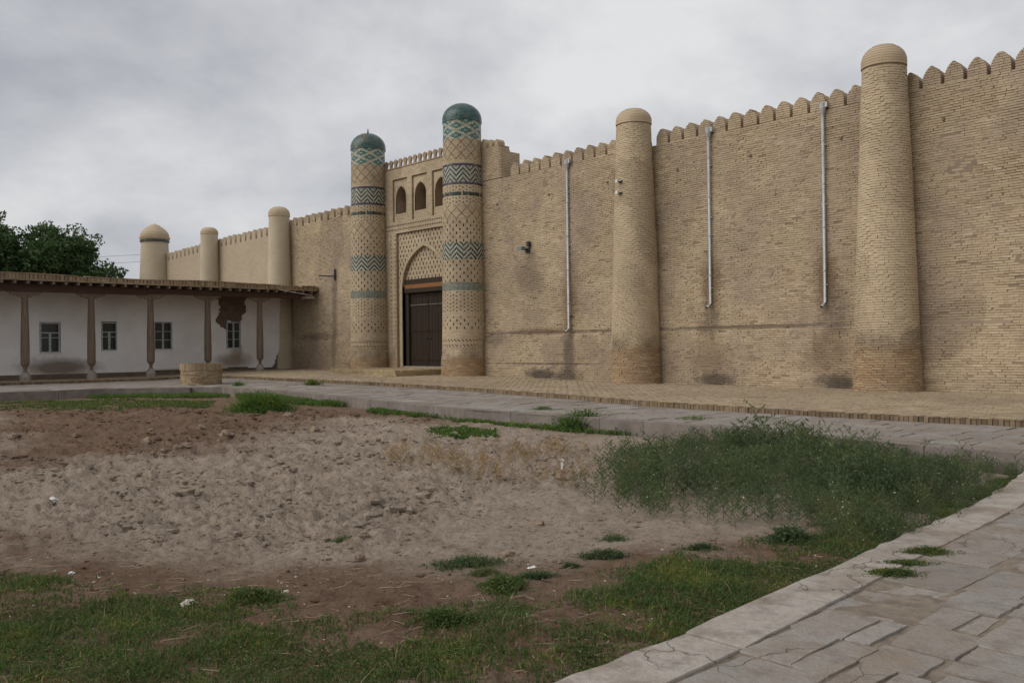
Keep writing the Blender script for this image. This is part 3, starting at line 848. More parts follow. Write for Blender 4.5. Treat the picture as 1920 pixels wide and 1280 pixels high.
def plain_tower(label, cx, prof, zb, zcap, rcap, ztop, nparts, seed, brick=True, cy=-0.45, band=False, group='plain round wall towers'):
    t = thing('wall_tower', label, 'tower', (cx, cy, zb), group)
    mb_ = MB()
    mb_.lathe(cx, cy, [(float(interp_prof(prof)(z))-(0.022 if brick else 0), z) for z in np.linspace(zb-.1, zcap, 14)], 48, cap=True)
    mb_.build('shaft', M_TOWM if brick else M_FART, t, smooth=False)
    if brick:
        fr, bk = tower_bricks(cx, cy, prof, zb, zcap-.01, CH, BL, seed)
        tower_parts(fr, bk, t, M_TOW, nparts)
    # cap: projecting ring courses and a stepped dome
    cp = MB(); pr = []
    ncr = 9 if brick else 7
    hcap = ztop-zcap
    us = np.linspace(0, 1, ncr+1)
    for i in range(ncr):
        u0, u1 = us[i], us[i+1]
        f = (lambda u: rcap*math.sqrt(max(0.0, 1-max(0, (u-0.22)/0.78)**2.1))) if not band else (lambda u: rcap*max(0.0, 1-max(0, (u-0.3)/0.7)**1.5)**0.8)
        r0_, r1_ = f(u0), f(u1)
        pr += [(max(r0_+.006, .01), zcap+u0*hcap+.004), (max(r1_+.004, .01), zcap+u1*hcap-.004), (max(r1_-.004, .008), zcap+u1*hcap)]
    cp.lathe(cx, cy, [(rcap-.06, zcap-.005)]+pr, 40)
    cp.build('dome_cap', M_TOWC, t)
    if band:
        bb = MB(); bb.lathe(cx, cy, [(rcap+.01, zcap-.16), (rcap+.03, zcap-.15), (rcap+.03, zcap-.02), (rcap+.01, zcap-.01)], 40); bb.build('glazed_band', M_GREEN, t)
        b2 = MB()
        for q in range(40):
            a_ = q*2*math.pi/40
            b2.lathe(cx+(rcap+.0)*math.cos(a_), cy+(rcap+.0)*math.sin(a_), [(.055, zcap+.06), (.06, zcap+.1), (.05, zcap+.2)], 6)
        b2.build('dentil_ring', M_TOWC, t, kind='stuff')
    return t
M_TOWC = brick_mat('cap_brick', [(0, (0.52, 0.41, 0.275)), (1, (0.58, 0.47, 0.325))], marks=False, dust=0.5, dustcol=(0.53, 0.41, 0.29))
k = NT('distant_tower_brick')
c = k.mix(k.lin(k.noise(1.5, 4), 0.35, 0.65), (0.56, 0.475, 0.345), (0.51, 0.425, 0.305))
wv = k.n('ShaderNodeTexWave', wave_type='BANDS', bands_direction='Z'); wv.inputs['Scale'].default_value = 1/0.0655*0.3142/1.0; wv.inputs['Distortion'].default_value = 0.4
k.t.links.new(k.pos(), wv.inputs['Vector'])
c = k.mix(0.22, c, wv.outputs['Color'], 'MULTIPLY')
M_FART = k.out(c)
plain_tower('largest plain brick tower, nearest of all, right of two drainpipes', -11.02, [(.2, .89), (2.2, .80), (6.45, .668), (9.05, .555)], 0.29, 8.98, .578, 9.62, 300, 21)
plain_tower('plain brick tower with two small white boxes on its shaft', -19.69, [(.2, .86), (2.4, .80), (5.1, .735), (9.1, .585)], 0.30, 9.05, .603, 9.62, 300, 22)
plain_tower('distant plain tower whose shaft meets the veranda roof, just left of the gate', -44.18, [(.3, .76), (5.1, .63), (8.7, .54)], 0.42, 8.68, .57, 9.24, 0, 23, False)
plain_tower('smallest distant plain tower, second left of the gate', -52.8, [(.3, .66), (5.8, .56), (8.6, .5)], 0.42, 8.55, .52, 9.02, 0, 24, False)
plain_tower('wide distant corner tower with dark glazed band under its dome', -61.25, [(.3, 1.2), (6.2, .98), (9.0, .86)], 0.42, 9.0, .92, 10.12, 0, 25, False, band=True)

# ------------------------------------------------------------------ gate: two tiled towers and the portal between them
PAL = [M_GATE, M_GREEN, M_WHITE, M_TURQ, M_PURP, M_SLOT, M_LATT]
ROWH, NC = 0.0505, 108
def gate_pattern(z, row, c):
    """palette index for a cell on the gate towers; -1 = plain stretcher course, -2 = missing (dark slot)"""
    c12 = c % 12
    tri = abs(c12-6)
    if z < 1.50: return -1
    if z < 1.60: return -1
    if z < 1.90:
        k_ = int((z-1.60)/ROWH)
        return (5 if (c+k_) % 3 == 0 else 0) if k_ in (0, 1, 4, 5) and k_ < 6 else 0
    if z < 2.32: return -1
    if z < 2.80:
        k_ = int((z-2.32)/ROWH); return 5 if (k_ % 3 < 2 and (c % 6) == (0 if (k_//3) % 2 == 0 else 3)) else 0
    if z < 3.00: return -1
    if z < 3.82:
        k_ = int((z-3.0)/ROWH); return 5 if ((k_ % 3 == 0 and c % 6 == 0) or (k_ % 3 == 1 and c % 6 == 3)) else 0
    if z < 4.22: return 2 if 3.86 < z else 0
    if z < 5.13:
        k_ = int((z-4.24)/ROWH); return 5 if (k_ >= 0 and k_ % 3 < 2 and (c % 6) == (0 if (k_//3) % 2 == 0 else 3)) else 0
    if z < 5.84:
        k_ = int((z-5.13)/ROWH); return 1 if ((k_+tri) % 4) < 2 else 2
    if z < 6.72:
        k_ = int((z-5.86)/ROWH); return 5 if (k_ >= 0 and k_ % 3 < 2 and (c % 6) == (0 if (k_//3) % 2 == 0 else 3)) else 0
    if z < 7.35:
        k_ = int((z-6.75)/ROWH); return 6 if ((k_+c) % 9 == 0 or (k_-c) % 9 == 0) else 0
    if z < 7.69:
        k_ = int((z-7.38)/ROWH); return 5 if ((k_ in (1, 4) and c % 6 == 0) or (k_ in (2, 5) and c % 6 == 3)) else 0
    if z < 7.87: return 1 if (7.72 < z < 7.84 and c % 18 != 5) else 0
    if z < 8.16:
        k_ = int((z-7.87)/ROWH); return 5 if ((k_ in (0, 3) and c % 6 == 0) or (k_ in (1, 4) and c % 6 == 3)) else 0
    if z < 8.27: return 4
    if z < 8.92:
        k_ = int((z-8.27)/ROWH); return 1 if ((k_+12-tri) % 4) < 2 else 2
    if z < 9.02: return 4
    if z < 9.2: return -1
    if z < 10.05:
        k_ = int((z-9.2)/ROWH); return 6 if ((k_+c) % 9 == 0 or (k_-c) % 9 == 0) else (6 if (c % 9 == 4 and k_ % 9 == 0) else 0)
    k_ = int((z-10.05)/ROWH)
    dr = (k_ % 8); cc_ = c % 18
    best = 0
    for (c0, r0_) in ((0, 2), (18, 2), (9, 6), (0, 10), (18, 10), (9, -2)):
        a_, b_ = abs(cc_-c0), abs(dr-r0_)
        if b_ == 0 and a_ <= 6: return 2 if a_ < 2 else 3
        if b_ == 1 and a_ <= 4: return 3
        if b_ == 2 and a_ <= 1: return 3
        if (b_ == 0 and a_ <= 8) or (b_ == 1 and a_ <= 7) or (b_ == 2 and a_ <= 4): best = 2
    return best
def gate_tower(label, cx, zb, seed, finial):
    cy = -0.45
    r = np.random.default_rng(seed)
    t = thing('gate_tower', label, 'tower', (cx, cy, zb), 'tiled towers flanking the gate')
    prof = [(.2, .955), (.9, .945), (1.5, .905), (5, .862), (10.0, .795), (10.85, .785)]
    Rf = interp_prof(prof)
    mb_ = MB(); mb_.lathe(cx, cy, [(float(Rf(z))-.012, z) for z in np.linspace(zb-.1, 10.85, 20)], 54)
    mb_.build('shaft', M_GATEM, t)
    fr = []; bk = []; mi = []
    # lower plain courses: ordinary bricks
    f0, b0 = tower_bricks(cx, cy, prof, zb, 1.55, CH, BL, seed)
    tower_parts(f0, b0, t, M_GATE, 150)
    nrow = int((10.84-1.55)/ROWH)
    for row in range(nrow):
        z0_ = 1.55+row*ROWH; zc_ = z0_+ROWH/2; rb = float(Rf(z0_)); rt_ = float(Rf(z0_+ROWH))
        codes = [gate_pattern(zc_, row, c_) for c_ in range(NC)]
        da = 2*math.pi/NC
        c_ = 0
        off = 2 if row % 2 else 0
        while c_ < NC:
            code = codes[c_]; ln = 1
            if code in (-1, 0):
                while c_+ln < NC and codes[c_+ln] in (-1, 0) and ln < 5 and (c_+ln+off) % 5 != 0: ln += 1
                code = 0
            a = c_*da; b = (c_+ln)*da; c_ += ln
            if cy+rb*math.sin((a+b)/2) > 0.1: continue
            g = (.0035 if code in (0, 1, 3, 4) else .007)/rb
            if code == 2 and 3.82 < zc_ < 4.25: g = .013/rb
            gz = .004 if not (code == 2 and 3.82 < zc_ < 4.25) else .011
            o_ = float(r.uniform(0, .004))
            if code == 5: o_ = -.007; g = .004/rb
            if code == 6: o_ = -.006
            if r.random() < 0.012 and code != 0: code = 0
            aa, bb = a+g, b-g; mid = (aa+bb)/2
            ring = lambda rr0, q, z_: (cx+rr0*math.cos(q), cy+rr0*math.sin(q), z_)
            fr.append([ring(rb+o_, aa, z0_+gz), ring(rb+o_, mid, z0_+gz), ring(rb+o_, bb, z0_+gz), ring(rt_+o_, bb, z0_+ROWH-gz), ring(rt_+o_, mid, z0_+ROWH-gz), ring(rt_+o_, aa, z0_+ROWH-gz)])
            bk.append([ring(rb-.05, aa, z0_+gz), ring(rb-.05, mid, z0_+gz), ring(rb-.05, bb, z0_+gz), ring(rt_-.05, bb, z0_+ROWH-gz), ring(rt_-.05, mid, z0_+ROWH-gz), ring(rt_-.05, aa, z0_+ROWH-gz)])
            mi.append(code)
    fr = np.array(fr); bk = np.array(bk); mi = np.array(mi)
    V = np.concatenate([fr, bk], 1)
    FF = (np.arange(len(V))[:, None, None]*12+Q12[None]).reshape(-1, 4)
    mk('tiled_brickwork', V.reshape(-1, 3), [FF], PAL, t, [np.repeat(mi, len(Q12))], kind='stuff')
    # dark backing behind the chequer band so its joints read dark
    gb = MB(); gb.lathe(cx, cy, [(float(Rf(3.84))-.004, 3.83), (float(Rf(4.2))-.004, 4.21)], 54, cap=False); gb.build('grid_joint_band', M_GREEN, t)
    # glazed dome in stepped tile courses
    dm = MB(); pr = []; n_ = 13; zc0, zt = 10.80, 11.62
    for i in range(n_):
        f = lambda u: .815*math.sqrt(max(0, 1-max(0, (u-.16)/.84)**2.0))
        u0, u1 = i/n_, (i+1)/n_
        pr += [(max(f(u0)+.004, .02), zc0+u0*(zt-zc0)+.004), (max(f(u1)+.003, .015), zc0+u1*(zt-zc0)-.003), (max(f(u1)-.006, .01), zc0+u1*(zt-zc0))]
    dm.lathe(cx, cy, [(.77, zc0-.01)]+pr, 44)
    do = dm.build('dome', M_DOMEB if finial else M_DOME, t)
    if finial:
        fm = MB(); fm.lathe(cx, cy, [(.05, 11.58), (.06, 11.62), (.03, 11.66), (.045, 11.7), (.02, 11.74), (.028, 11.78), (.008, 11.86)], 10); fm.build('finial', M_BLACK, do)
    return t
def dome_mat(name, patch):
    k = NT(name, 0.32, 0.5)
    v = k.n('ShaderNodeTexVoronoi', feature='F1'); v.inputs['Scale'].default_value = 9.0
    k.t.links.new(k.scaled(1, 1, 1.6), v.inputs['Vector'])
    c = k.ramp(k.math('FRACT', k.math('MULTIPLY', v.outputs['Color'], 3.7)), [(0, (0.018, 0.05, 0.044)), (.5, (0.028, 0.08, 0.07)), (1, (0.06, 0.12, 0.108))])
    c = k.mix(k.lin(k.noise(2.5, 5, 0.65), 0.60-patch, 0.74-patch), c, (0.15, 0.115, 0.07))
    return k.out(c)
M_DOME = dome_mat('dome_glaze', 0.0); M_DOMEB = dome_mat('worn_dome_glaze', 0.1)
gate_tower('tiled gate tower right of the wooden door, taller in view', -28.78, 0.35, 31, False)
gate_tower('tiled gate tower left of the wooden door, dome topped by finial', -35.66, 0.46, 32, True)

gate = thing('gate_portal', 'brick gate portal with pointed arch and three upper niches between tiled towers', 'gate', (-32.2, 0.3, 0.4))
GX0, GX1, GZ = -35.3, -29.1, 9.82
NICH = [(-33.80, .40), (-32.33, .42), (-30.86, .42)]
PANW = .54
core = MB()
core.box(GX0, -34.12, 0.012, 1.2, 0.3, 6.85)
core.box(-30.28, GX1, 0.012, 1.2, 0.3, 6.85)
core.box(GX0, GX1, 0.012, 1.2, 6.85, 7.32)
core.box(GX0, GX1, 0.012, 1.2, 9.30, GZ)
edges = [GX0] + sum([[c_-PANW, c_+PANW] for c_, _ in NICH], []) + [GX1]
for a, b in zip(edges[0::2], edges[1::2]): core.box(a, b, 0.012, 1.2, 7.32, 9.30)
def arch_z(u, spring, apex):
    """pointed four-centred arch, u in -1..1"""
    c_ = 0.55; R_ = 1+c_
    return spring+(apex-spring)*np.sqrt(np.maximum(R_**2-(np.abs(u)+c_)**2, 0))/math.sqrt(R_**2-c_**2)
def arch_panel(mbx, x0, x1, z0, z1, cx, hw, zsill, spring, apex, y, yb, n=20):
    us = np.linspace(-1, 1, n+1); xs_ = cx+hw*us; zs = arch_z(us, spring, apex)
    q = lambda pts: mbx.add(pts, [(0, 1, 2, 3)])
    q([(x0, y, z0), (cx-hw, y, z0), (cx-hw, y, z1), (x0, y, z1)])
    q([(cx+hw, y, z0), (x1, y, z0), (x1, y, z1), (cx+hw, y, z1)])
    if zsill > z0+.01: q([(cx-hw, y, z0), (cx+hw, y, z0), (cx+hw, y, zsill), (cx-hw, y, zsill)]); q([(cx-hw, y, zsill), (cx+hw, y, zsill), (cx+hw, yb, zsill), (cx-hw, yb, zsill)])
    for i in range(n):
        q([(xs_[i], y, zs[i]), (xs_[i+1], y, zs[i+1]), (xs_[i+1], y, z1), (xs_[i], y, z1)])
        q([(xs_[i], y, zs[i]), (xs_[i], yb, zs[i]), (xs_[i+1], yb, zs[i+1]), (xs_[i+1], y, zs[i+1])])
    q([(cx-hw, y, zsill), (cx-hw, y, spring), (cx-hw, yb, spring), (cx-hw, yb, zsill)])
    q([(cx+hw, y, zsill), (cx+hw, yb, zsill), (cx+hw, yb, spring), (cx+hw, y, spring)])
def arch_rim(cx, hw, zlow, spring, apex, w, y0, y1, name, mat, parent, n=28):
    us = np.linspace(-1, 1, n+1)
    inn = [(cx-hw, zlow)]+[(cx+hw*u, float(arch_z(u, spring, apex))) for u in us]+[(cx+hw, zlow)]
    hw2 = hw+w
    outn = [(cx-hw2, zlow)]+[(cx+hw2*u, float(arch_z(u, spring, apex+w*1.25))) for u in us]+[(cx+hw2, zlow)]
    N_ = len(inn); V = [(x, y0, z) for x, z in inn]+[(x, y0, z) for x, z in outn]+[(x, y1, z) for x, z in inn]+[(x, y1, z) for x, z in outn]
    F = []
    for i in range(N_-1):
        F += [(i, i+1, N_+i+1, N_+i), (2*N_+i, i+2*N_+1, i+1, i), (N_+i, N_+i+1, 3*N_+i+1, 3*N_+i)]
    mb_ = MB(); mb_.add(V, F); return mb_.build(name, mat, parent)
AC, AH, ASP, AAP = -32.2, 1.63, 4.35, 6.12
M_NICHE_SHADE = brick_mat('niche_brick_shaded', [(0, (0.20, 0.14, 0.10)), (1, (0.27, 0.19, 0.14))], marks=False, dust=0.3)  # shade inside the niches is painted in as a darker brick
M_TRIM = plain('arch_trim', (0.42, 0.35, 0.235), 0.9, 0.25, 6)
arch_panel(core, -34.12, -30.28, 0.3, 6.85, AC, AH, 0.3, ASP, AAP, 0.13, 0.5)
core.box(-34.12, -30.28, 0.14, 0.2, 6.80, 6.85)
for c_, hw in NICH: arch_panel(core, c_-PANW, c_+PANW, 7.32, 9.30, c_, hw, 7.72, 8.45, 8.98, 0.085, 0.62)
core.build('core', M_GATEM, gate)
def cells(test, y, x0, x1, z0, z1, pat=None, seed=1, dz=0.0655, cw=0.0625, name='brickwork', parent=gate, mats=None):
    r = np.random.default_rng(seed); fr = []; mi = []
    for row in range(int((z1-z0)/dz)):
        za, zb_ = z0+row*dz+.004, z0+(row+1)*dz-.005
        n = int((x1-x0)/cw); c_ = 0
        while c_ < n:
            code = pat(row, c_) if pat else 0; ln = 1
            if code == 0:
                while c_+ln < n and (pat(row, c_+ln) if pat else 0) == 0 and (c_+ln+(2 if row % 2 else 0)) % 4 != 0: ln += 1
            a, b = x0+c_*cw+.004, x0+(c_+ln)*cw-.004
            c_ += ln
            # trim the brick to the region
            xsamp = np.linspace(a, b, 9); okk = test(xsamp, (za+zb_)/2)
            if not okk.any(): continue
            a, b = xsamp[okk].min(), xsamp[okk].max()
            if b-a < .02: continue
            yy_ = y-r.uniform(.0, .006)+(.007 if code == 5 else 0)
            fr.append([(a, yy_, za), (b, yy_, za), (b, yy_, zb_), (a, yy_, zb_)]); mi.append(code)
    fr = np.array(fr); bk = fr.copy(); bk[..., 1] += .04
    V = np.concatenate([fr, bk], 1); FF = (np.arange(len(fr))[:, None, None]*8+PRISM_Q[None]).reshape(-1, 4)
    mk(name, V.reshape(-1, 3), [FF], mats or PAL, parent, [np.repeat(mi, 5)], kind='stuff')
inpan = lambda x, z: np.any([np.abs(x-c_) < PANW for c_, _ in NICH], 0) & (z > 7.32) & (z < 9.30)
def face_test(x, z): return ~inpan(x, z) & ~((x > -34.12) & (x < -30.28) & (z < 6.85))
def face_pat(row, c_):
    z = 0.4+(row+.5)*.0655; x = GX0+(c_+.5)*.0625
    if 7.12 < z < 7.2 and c_ % 2 == 0: return 5
    if 6.93 < z < 7.0 and c_ % 2 == 0: return 5
    if 1.6 < z < 6.9 and x < -34.1 and row % 3 == 0 and (c_ in (12, 17)): return 5
    if 1.6 < z < 6.9 and x > -30.28 and row % 3 == 0 and ((c_ - 81) % 5 == 0): return 5
    return 0
cells(face_test, 0.0, GX0, GX1, 0.4, GZ-.02, face_pat, 41, name='face_brickwork')
def dash(row, c_):
    return 5 if (row % 3 < 2 and c_ % 4 == (0 if (row//3) % 2 == 0 else 2)) else 0
sp_test = lambda x, z: (x > -34.10) & (x < -30.30) & ((np.abs(x-AC) > AH+.13) if z < ASP else ((np.abs(x-AC) > AH+.13) | (z > arch_z(np.clip((x-AC)/(AH+.13), -1, 1), ASP, AAP+.16))))
cells(sp_test, 0.12, -34.12, -30.28, 0.4, 6.84, lambda r_, c_: dash(r_, c_) if 0.4+r_*.0655 > 4.0 else 0, 42, name='spandrel_brickwork')
for i, (c_, hw) in enumerate(NICH):
    def nt(x, z, c_=c_, hw=hw):
        inside = (np.abs(x-c_) < hw+.05) & (z > 7.70) & (z < arch_z(np.clip((x-c_)/(hw+.05), -1, 1), 8.45, 9.03))
        return (np.abs(x-c_) < PANW-.01) & ~inside
    cells(nt, 0.075, c_-PANW, c_+PANW, 7.33, 9.29, None, 50+i, name='panel_brickwork')
    nb = MB(); nb.box(c_-hw-.2, c_+hw+.2, 0.62, 0.7, 7.6, 9.2); no = nb.build('niche', M_NICHE_SHADE, gate)
    cells(lambda x, z: np.abs(x-c_) < hw+.1, 0.61, c_-hw-.1, c_+hw+.1, 7.7, 9.1, None, 60+i, name='niche_brickwork', parent=no, mats=[M_NICHE_SHADE])
    arch_rim(c_, hw, 7.72, 8.45, 8.98, .05, 0.062, 0.12, 'niche_rim', M_TRIM, gate)
arch_rim(AC, AH, 0.4, ASP, AAP, .14, 0.085, 0.3, 'arch_rim', M_TRIM, gate)
tb = MB(); us = np.linspace(-1, 1, 25)
tb.prism([(AC-AH-.05, 4.5), (AC+AH+.05, 4.5)]+[(AC+(AH+.05)*u, float(arch_z(u, ASP, AAP+.05))) for u in us[::-1]], 'y', 0.27, 0.5)
tb.build('tympanum', M_GATEM, gate)
cells(lambda x, z: (np.abs(x-AC) < AH) & (z < arch_z(np.clip((x-AC)/AH, -1, 1), ASP, AAP)), 0.262, AC-AH, AC+AH, 4.68, 6.12, dash, 71, name='tympanum_brickwork')
# door: lintel beams, frame posts, two plank leaves with stud rows
DZ0, DZ1 = 0.74, 4.08
for nm, z0_, z1_, mt, yy0 in (('lintel_beam', 4.46, 4.67, M_LINT, .20), ('lintel_board', 4.26, 4.458, M_LINTO, .215), ('lintel_beam', 4.07, 4.258, M_LINT, .19)):
    b_ = MB(); b_.box(AC-AH+.03, AC+AH-.03, yy0, .5, z0_, z1_); b_.build(nm, mt, gate)
for sx in (-1, 1):
    b_ = MB(); b_.box(*sorted((AC+sx*1.36, AC+sx*1.60)), .26, .5, .6, 4.06); b_.build('door_post', M_LINT, gate)
b_ = MB(); b_.box(AC-1.6, AC+1.6, .12, .5, .5, .74); b_.build('threshold', M_STONE, gate)
for sx in (-1, 1):
    rd = MB(); x_in, x_out = AC+sx*.01, AC+sx*1.35
    xa, xb = sorted((x_in, x_out)); rd.box(xa, xb, .40, .45, DZ0, DZ1-.01)
    leaf = rd.build('door_leaf', M_DOOR, gate)
    nw = 6; w = (xb-xa)/nw
    for i in range(nw):
        p = MB(); p.box(xa+i*w+.006, xa+(i+1)*w-.006, .372+.006*random.random(), .399, DZ0+.01, DZ1-.02); p.build('plank', M_DOOR, leaf)
    for zz in (DZ0+.25, DZ0+1.55, DZ1-.62, DZ1-.2):
        b_ = MB(); b_.box(xa+.02, xb-.02, .355, .372, zz, zz+.09); b_.build('iron_strap', M_DOOR, leaf)
        st_ = MB()
        for i in range(12):
            xx = xa+.08+(xb-xa-.16)*i/11
            st_.lathe(xx, .353, [(.02, zz+.03), (.024, zz+.045), (.02, zz+.06)], 6)
        st_.build('stud_row', M_METAL if zz > DZ1-.7 and zz < DZ1-.4 else M_DOOR, leaf, kind='stuff')
    kn = MB(); kn.lathe(AC+sx*.12, .35, [(.02, 1.95), (.045, 1.98), (.045, 2.02), (.02, 2.05)], 10); kn.build('ring_knocker', M_BLACK, leaf)
# little merlons with rounded gaps
for i in range(16):
    xm = -34.9+i*.367
    if xm > -29.3: break
    zz = np.array([0, .05, .12, .2, .27, .33, .38, .42]); w = np.array([.15, .09, .06, .085, .125, .125, .08, .0])
    out = [(xm+a, GZ+b) for a, b in zip(w, zz)]+[(xm-a, GZ+b) for a, b in zip(w[::-1][1:], zz[::-1][1:])]
    b_ = MB(); b_.prism(out, 'y', .02, .10); b_.build('merlon', M_GATEM, gate)
cp_ = MB(); cp_.box(GX0, GX1, -.015, 1.2, GZ-.02, GZ+.03); cp_.build('coping', M_GATEM, gate)

# gatehouse stub right of the right gate tower
stub = thing('gatehouse_shoulder', 'raised stepped brick shoulder above the wall right of the gate tower', 'wall', (-28, .4, 8.3))
sb = MB(); sb.box(-29.2, -27.0, 0.03, .55, 8.2, 9.70); sb.box(-27.6, -27.0, .55, 1.1, 8.2, 9.5)
sb.build('core', M_MORT, stub)
fr = []; r_ = np.random.default_rng(77)
for row in range(int(1.34/CH)):
    zr = 8.38+row*CH
    for i in range(10):
        a = -29.2+i*BL+(BL/2 if row % 2 else 0); b = min(a+BL-.01, -27.0)
        if b-a < .04: continue
        yy_ = r_.uniform(-.012, .0); fr.append([(a, yy_, zr+.006), (b, yy_, zr+.006), (b, yy_, zr+CH-.007), (a, yy_, zr+CH-.007)])
fr = np.array(fr); bk = fr.copy(); bk[..., 1] += .1
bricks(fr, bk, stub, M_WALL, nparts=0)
fr = []
for row in range(int(1.34/CH)):
    zr = 8.38+row*CH
    for i in range(5):
        a = max(.02, .02+i*BL-(BL/2 if row % 2 else 0)); 
        lim = .56 if zr > 9.44 else 1.1
        if a > lim-.05 or zr > 9.62: continue
        fr.append([(-26.965, a, zr+.006), (-26.965, min(lim, .01+(i+1)*BL-(BL/2 if row % 2 else 0)), zr+.006), (-26.965, min(lim, .01+(i+1)*BL-(BL/2 if row % 2 else 0)), zr+CH-.007), (-26.965, a, zr+CH-.007)])
fr = np.array(fr); bk = fr.copy(); bk[..., 0] -= .08
bricks(fr, bk, stub, M_GATE, nparts=0, restname='return_brickwork')
for xm, hh in ((-28.45, .42), (-28.0, .4), (-27.55, .3), (-27.2, .26)):
    zz = np.linspace(0, hh, 9); w = merlon_w(zz, .17 if hh > .35 else .1, hh)
    out = [(xm+a, 9.71+b) for a, b in zip(w, zz)]+[(xm-a, 9.71+b) for a, b in zip(w[::-1], zz[::-1])][1:]
    b_ = MB(); b_.prism(out, 'y', .02, .4); b_.build('merlon', M_WALL, stub)

# brick step before the door
step = thing('brick_step', 'low brick step platform in front of the wooden gate door', 'step', (-32, -1.8, .35))
sb = MB(); sx0, sx1, sy0 = -34.6, -29.75, -3.2
sb.box(sx0+.02, sx1-.02, sy0+.02, 0.2, 0.2, 0.655); sb.build('core', M_GATEM, step)
fr = []; bk = []
def prism_box(x0, x1, y0, y1, z0, z1, side):
    if side == 'front': return [(x0, y0, z0), (x1, y0, z0), (x1, y0, z1), (x0, y0, z1)], [(x0, y1, z0), (x1, y1, z0), (x1, y1, z1), (x0, y1, z1)]
    if side == 'right': return [(x1, y0, z0), (x1, y1, z0), (x1, y1, z1), (x1, y0, z1)], [(x0, y0, z0), (x0, y1, z0), (x0, y1, z1), (x0, y0, z1)]
    return [(x0, y0, z1), (x1, y0, z1), (x1, y1, z1), (x0, y1, z1)], [(x0, y0, z0), (x1, y0, z0), (x1, y1, z0), (x0, y1, z0)]
def addp(p): fr.append(p[0]); bk.append(p[1])
for row in range(5):
    z0_ = .3+row*.072
    if row < 4:
        n = int((sx1-sx0)/.26)
        for i in range(n+1):
            a = sx0+i*.26+(.13 if row % 2 else 0); b = min(a+.25, sx1)
            if b-a > .05: addp(prism_box(a, b, sy0-.008*random.random(), sy0+.1, z0_, z0_+.062, 'front'))
        for i in range(13):
            a = sy0+i*.26+(.13 if row % 2 else 0); b = min(a+.25, 0.0)
            if b-a > .05: addp(prism_box(sx1-.1, sx1+.008*random.random(), a, b, z0_, z0_+.062, 'right'))
    else:
        for i in range(int((sx1-sx0)/.074)): addp(prism_box(sx0+i*.074, sx0+i*.074+.066, sy0-.02, sy0+.22, z0_, .675+.006*random.random(), 'front'))
        for i in range(int(3.0/.074)): addp(prism_box(sx1-.24, sx1+.02, sy0+.23+i*.074, sy0+.23+i*.074+.066, z0_, .675+.006*random.random(), 'right'))
M_STEP = brick_mat('step_brick', [(0, (0.33, 0.245, 0.14)), (1, (0.50, 0.40, 0.245))], marks=False, dust=0.3)
bricks(np.array(fr), np.array(bk), step, M_STEP, nparts=300)
fr, bk = flat_pavers(sx0+.03, sx1-.25, sy0+.25, 0.3, [(sx0-1, sy0), (sx1+1, sy0), (sx1+1, 1), (sx0-1, 1)], .26, .13, lambda x, y: 0*x+.672, 0.0, 9)
bricks(fr, bk, step, M_STEP, 'paving_brick', 0, 'paving_brickwork')

# ------------------------------------------------------------------ veranda building (wall plane x = -43.6, columns x = -41.5)
ver = thing('veranda_building', 'low whitewashed mud building with carved wooden veranda columns and flat roof', 'building', (-43.6, -9.0, .4))
VX, CX, EX = -43.6, -41.5, -40.9
YN, YF = -24.0, -0.03
M_MUD = plain('mud_plinth', (0.19, 0.14, 0.10), 0.97, 0.35, 2.5, bump=0.5)
M_MUDD = plain('bare_mud', (0.20, 0.145, 0.115), 0.97, 0.35, 3, bump=0.6)
M_MUDB = plain('bare_brick_mud', (0.30, 0.225, 0.145), 0.97, 0.3, 2.5, bump=0.5)
k = NT('whitewash', 0.9, 0.15)
c = k.mix(k.lin(k.noise(0.8, 5, 0.6), 0.4, 0.7), (0.85, 0.83, 0.815), (0.74, 0.705, 0.68))
x, y, z = k.xyz()
for (sy, sz, hw, hh, st, col) in [(-11.7, 0.85, 1.9, .5, .9, (0.20, 0.145, 0.10)), (-3.4, 1.0, 1.2, .45, .8, (0.25, 0.18, 0.12)), (-3.2, 1.45, .4, .5, .6, (0.25, 0.18, 0.12)), (-5.5, .6, 3, .12, .5, (0.25, 0.18, 0.12))]:
    dx = k.math('DIVIDE', k.math('SUBTRACT', y, sy), hw); dz = k.math('DIVIDE', k.math('SUBTRACT', z, sz), hh)
    rr = k.math('MULTIPLY', k.math('SQRT', k.math('ADD', k.math('MULTIPLY', dx, dx), k.math('MULTIPLY', dz, dz))), k.math('ADD', .55, k.math('MULTIPLY', k.noise(2.5, 5, .65), .9)))
    c = k.mix(k.math('MULTIPLY', k.lin(rr, 1.1, .4), st), c, col)
k.bump(k.noise(3, 5, 0.6), 0.35, 0.04)
M_WHITEW = k.out(c)
b_ = MB(); b_.box(VX-.35, VX-.06, YN, YF, .2, 4.5); b_.build('mud_core', M_MUDD, ver)
b_ = MB(); b_.box(VX-.06, VX+.03, YN, -0.95, .2, .56); b_.build('plinth', M_MUD, ver)
b_ = MB(); b_.box(VX-.06, VX-.005, -1.0, YF, .2, 4.5); b_.build('bare_end_wall', M_MUDB, ver)
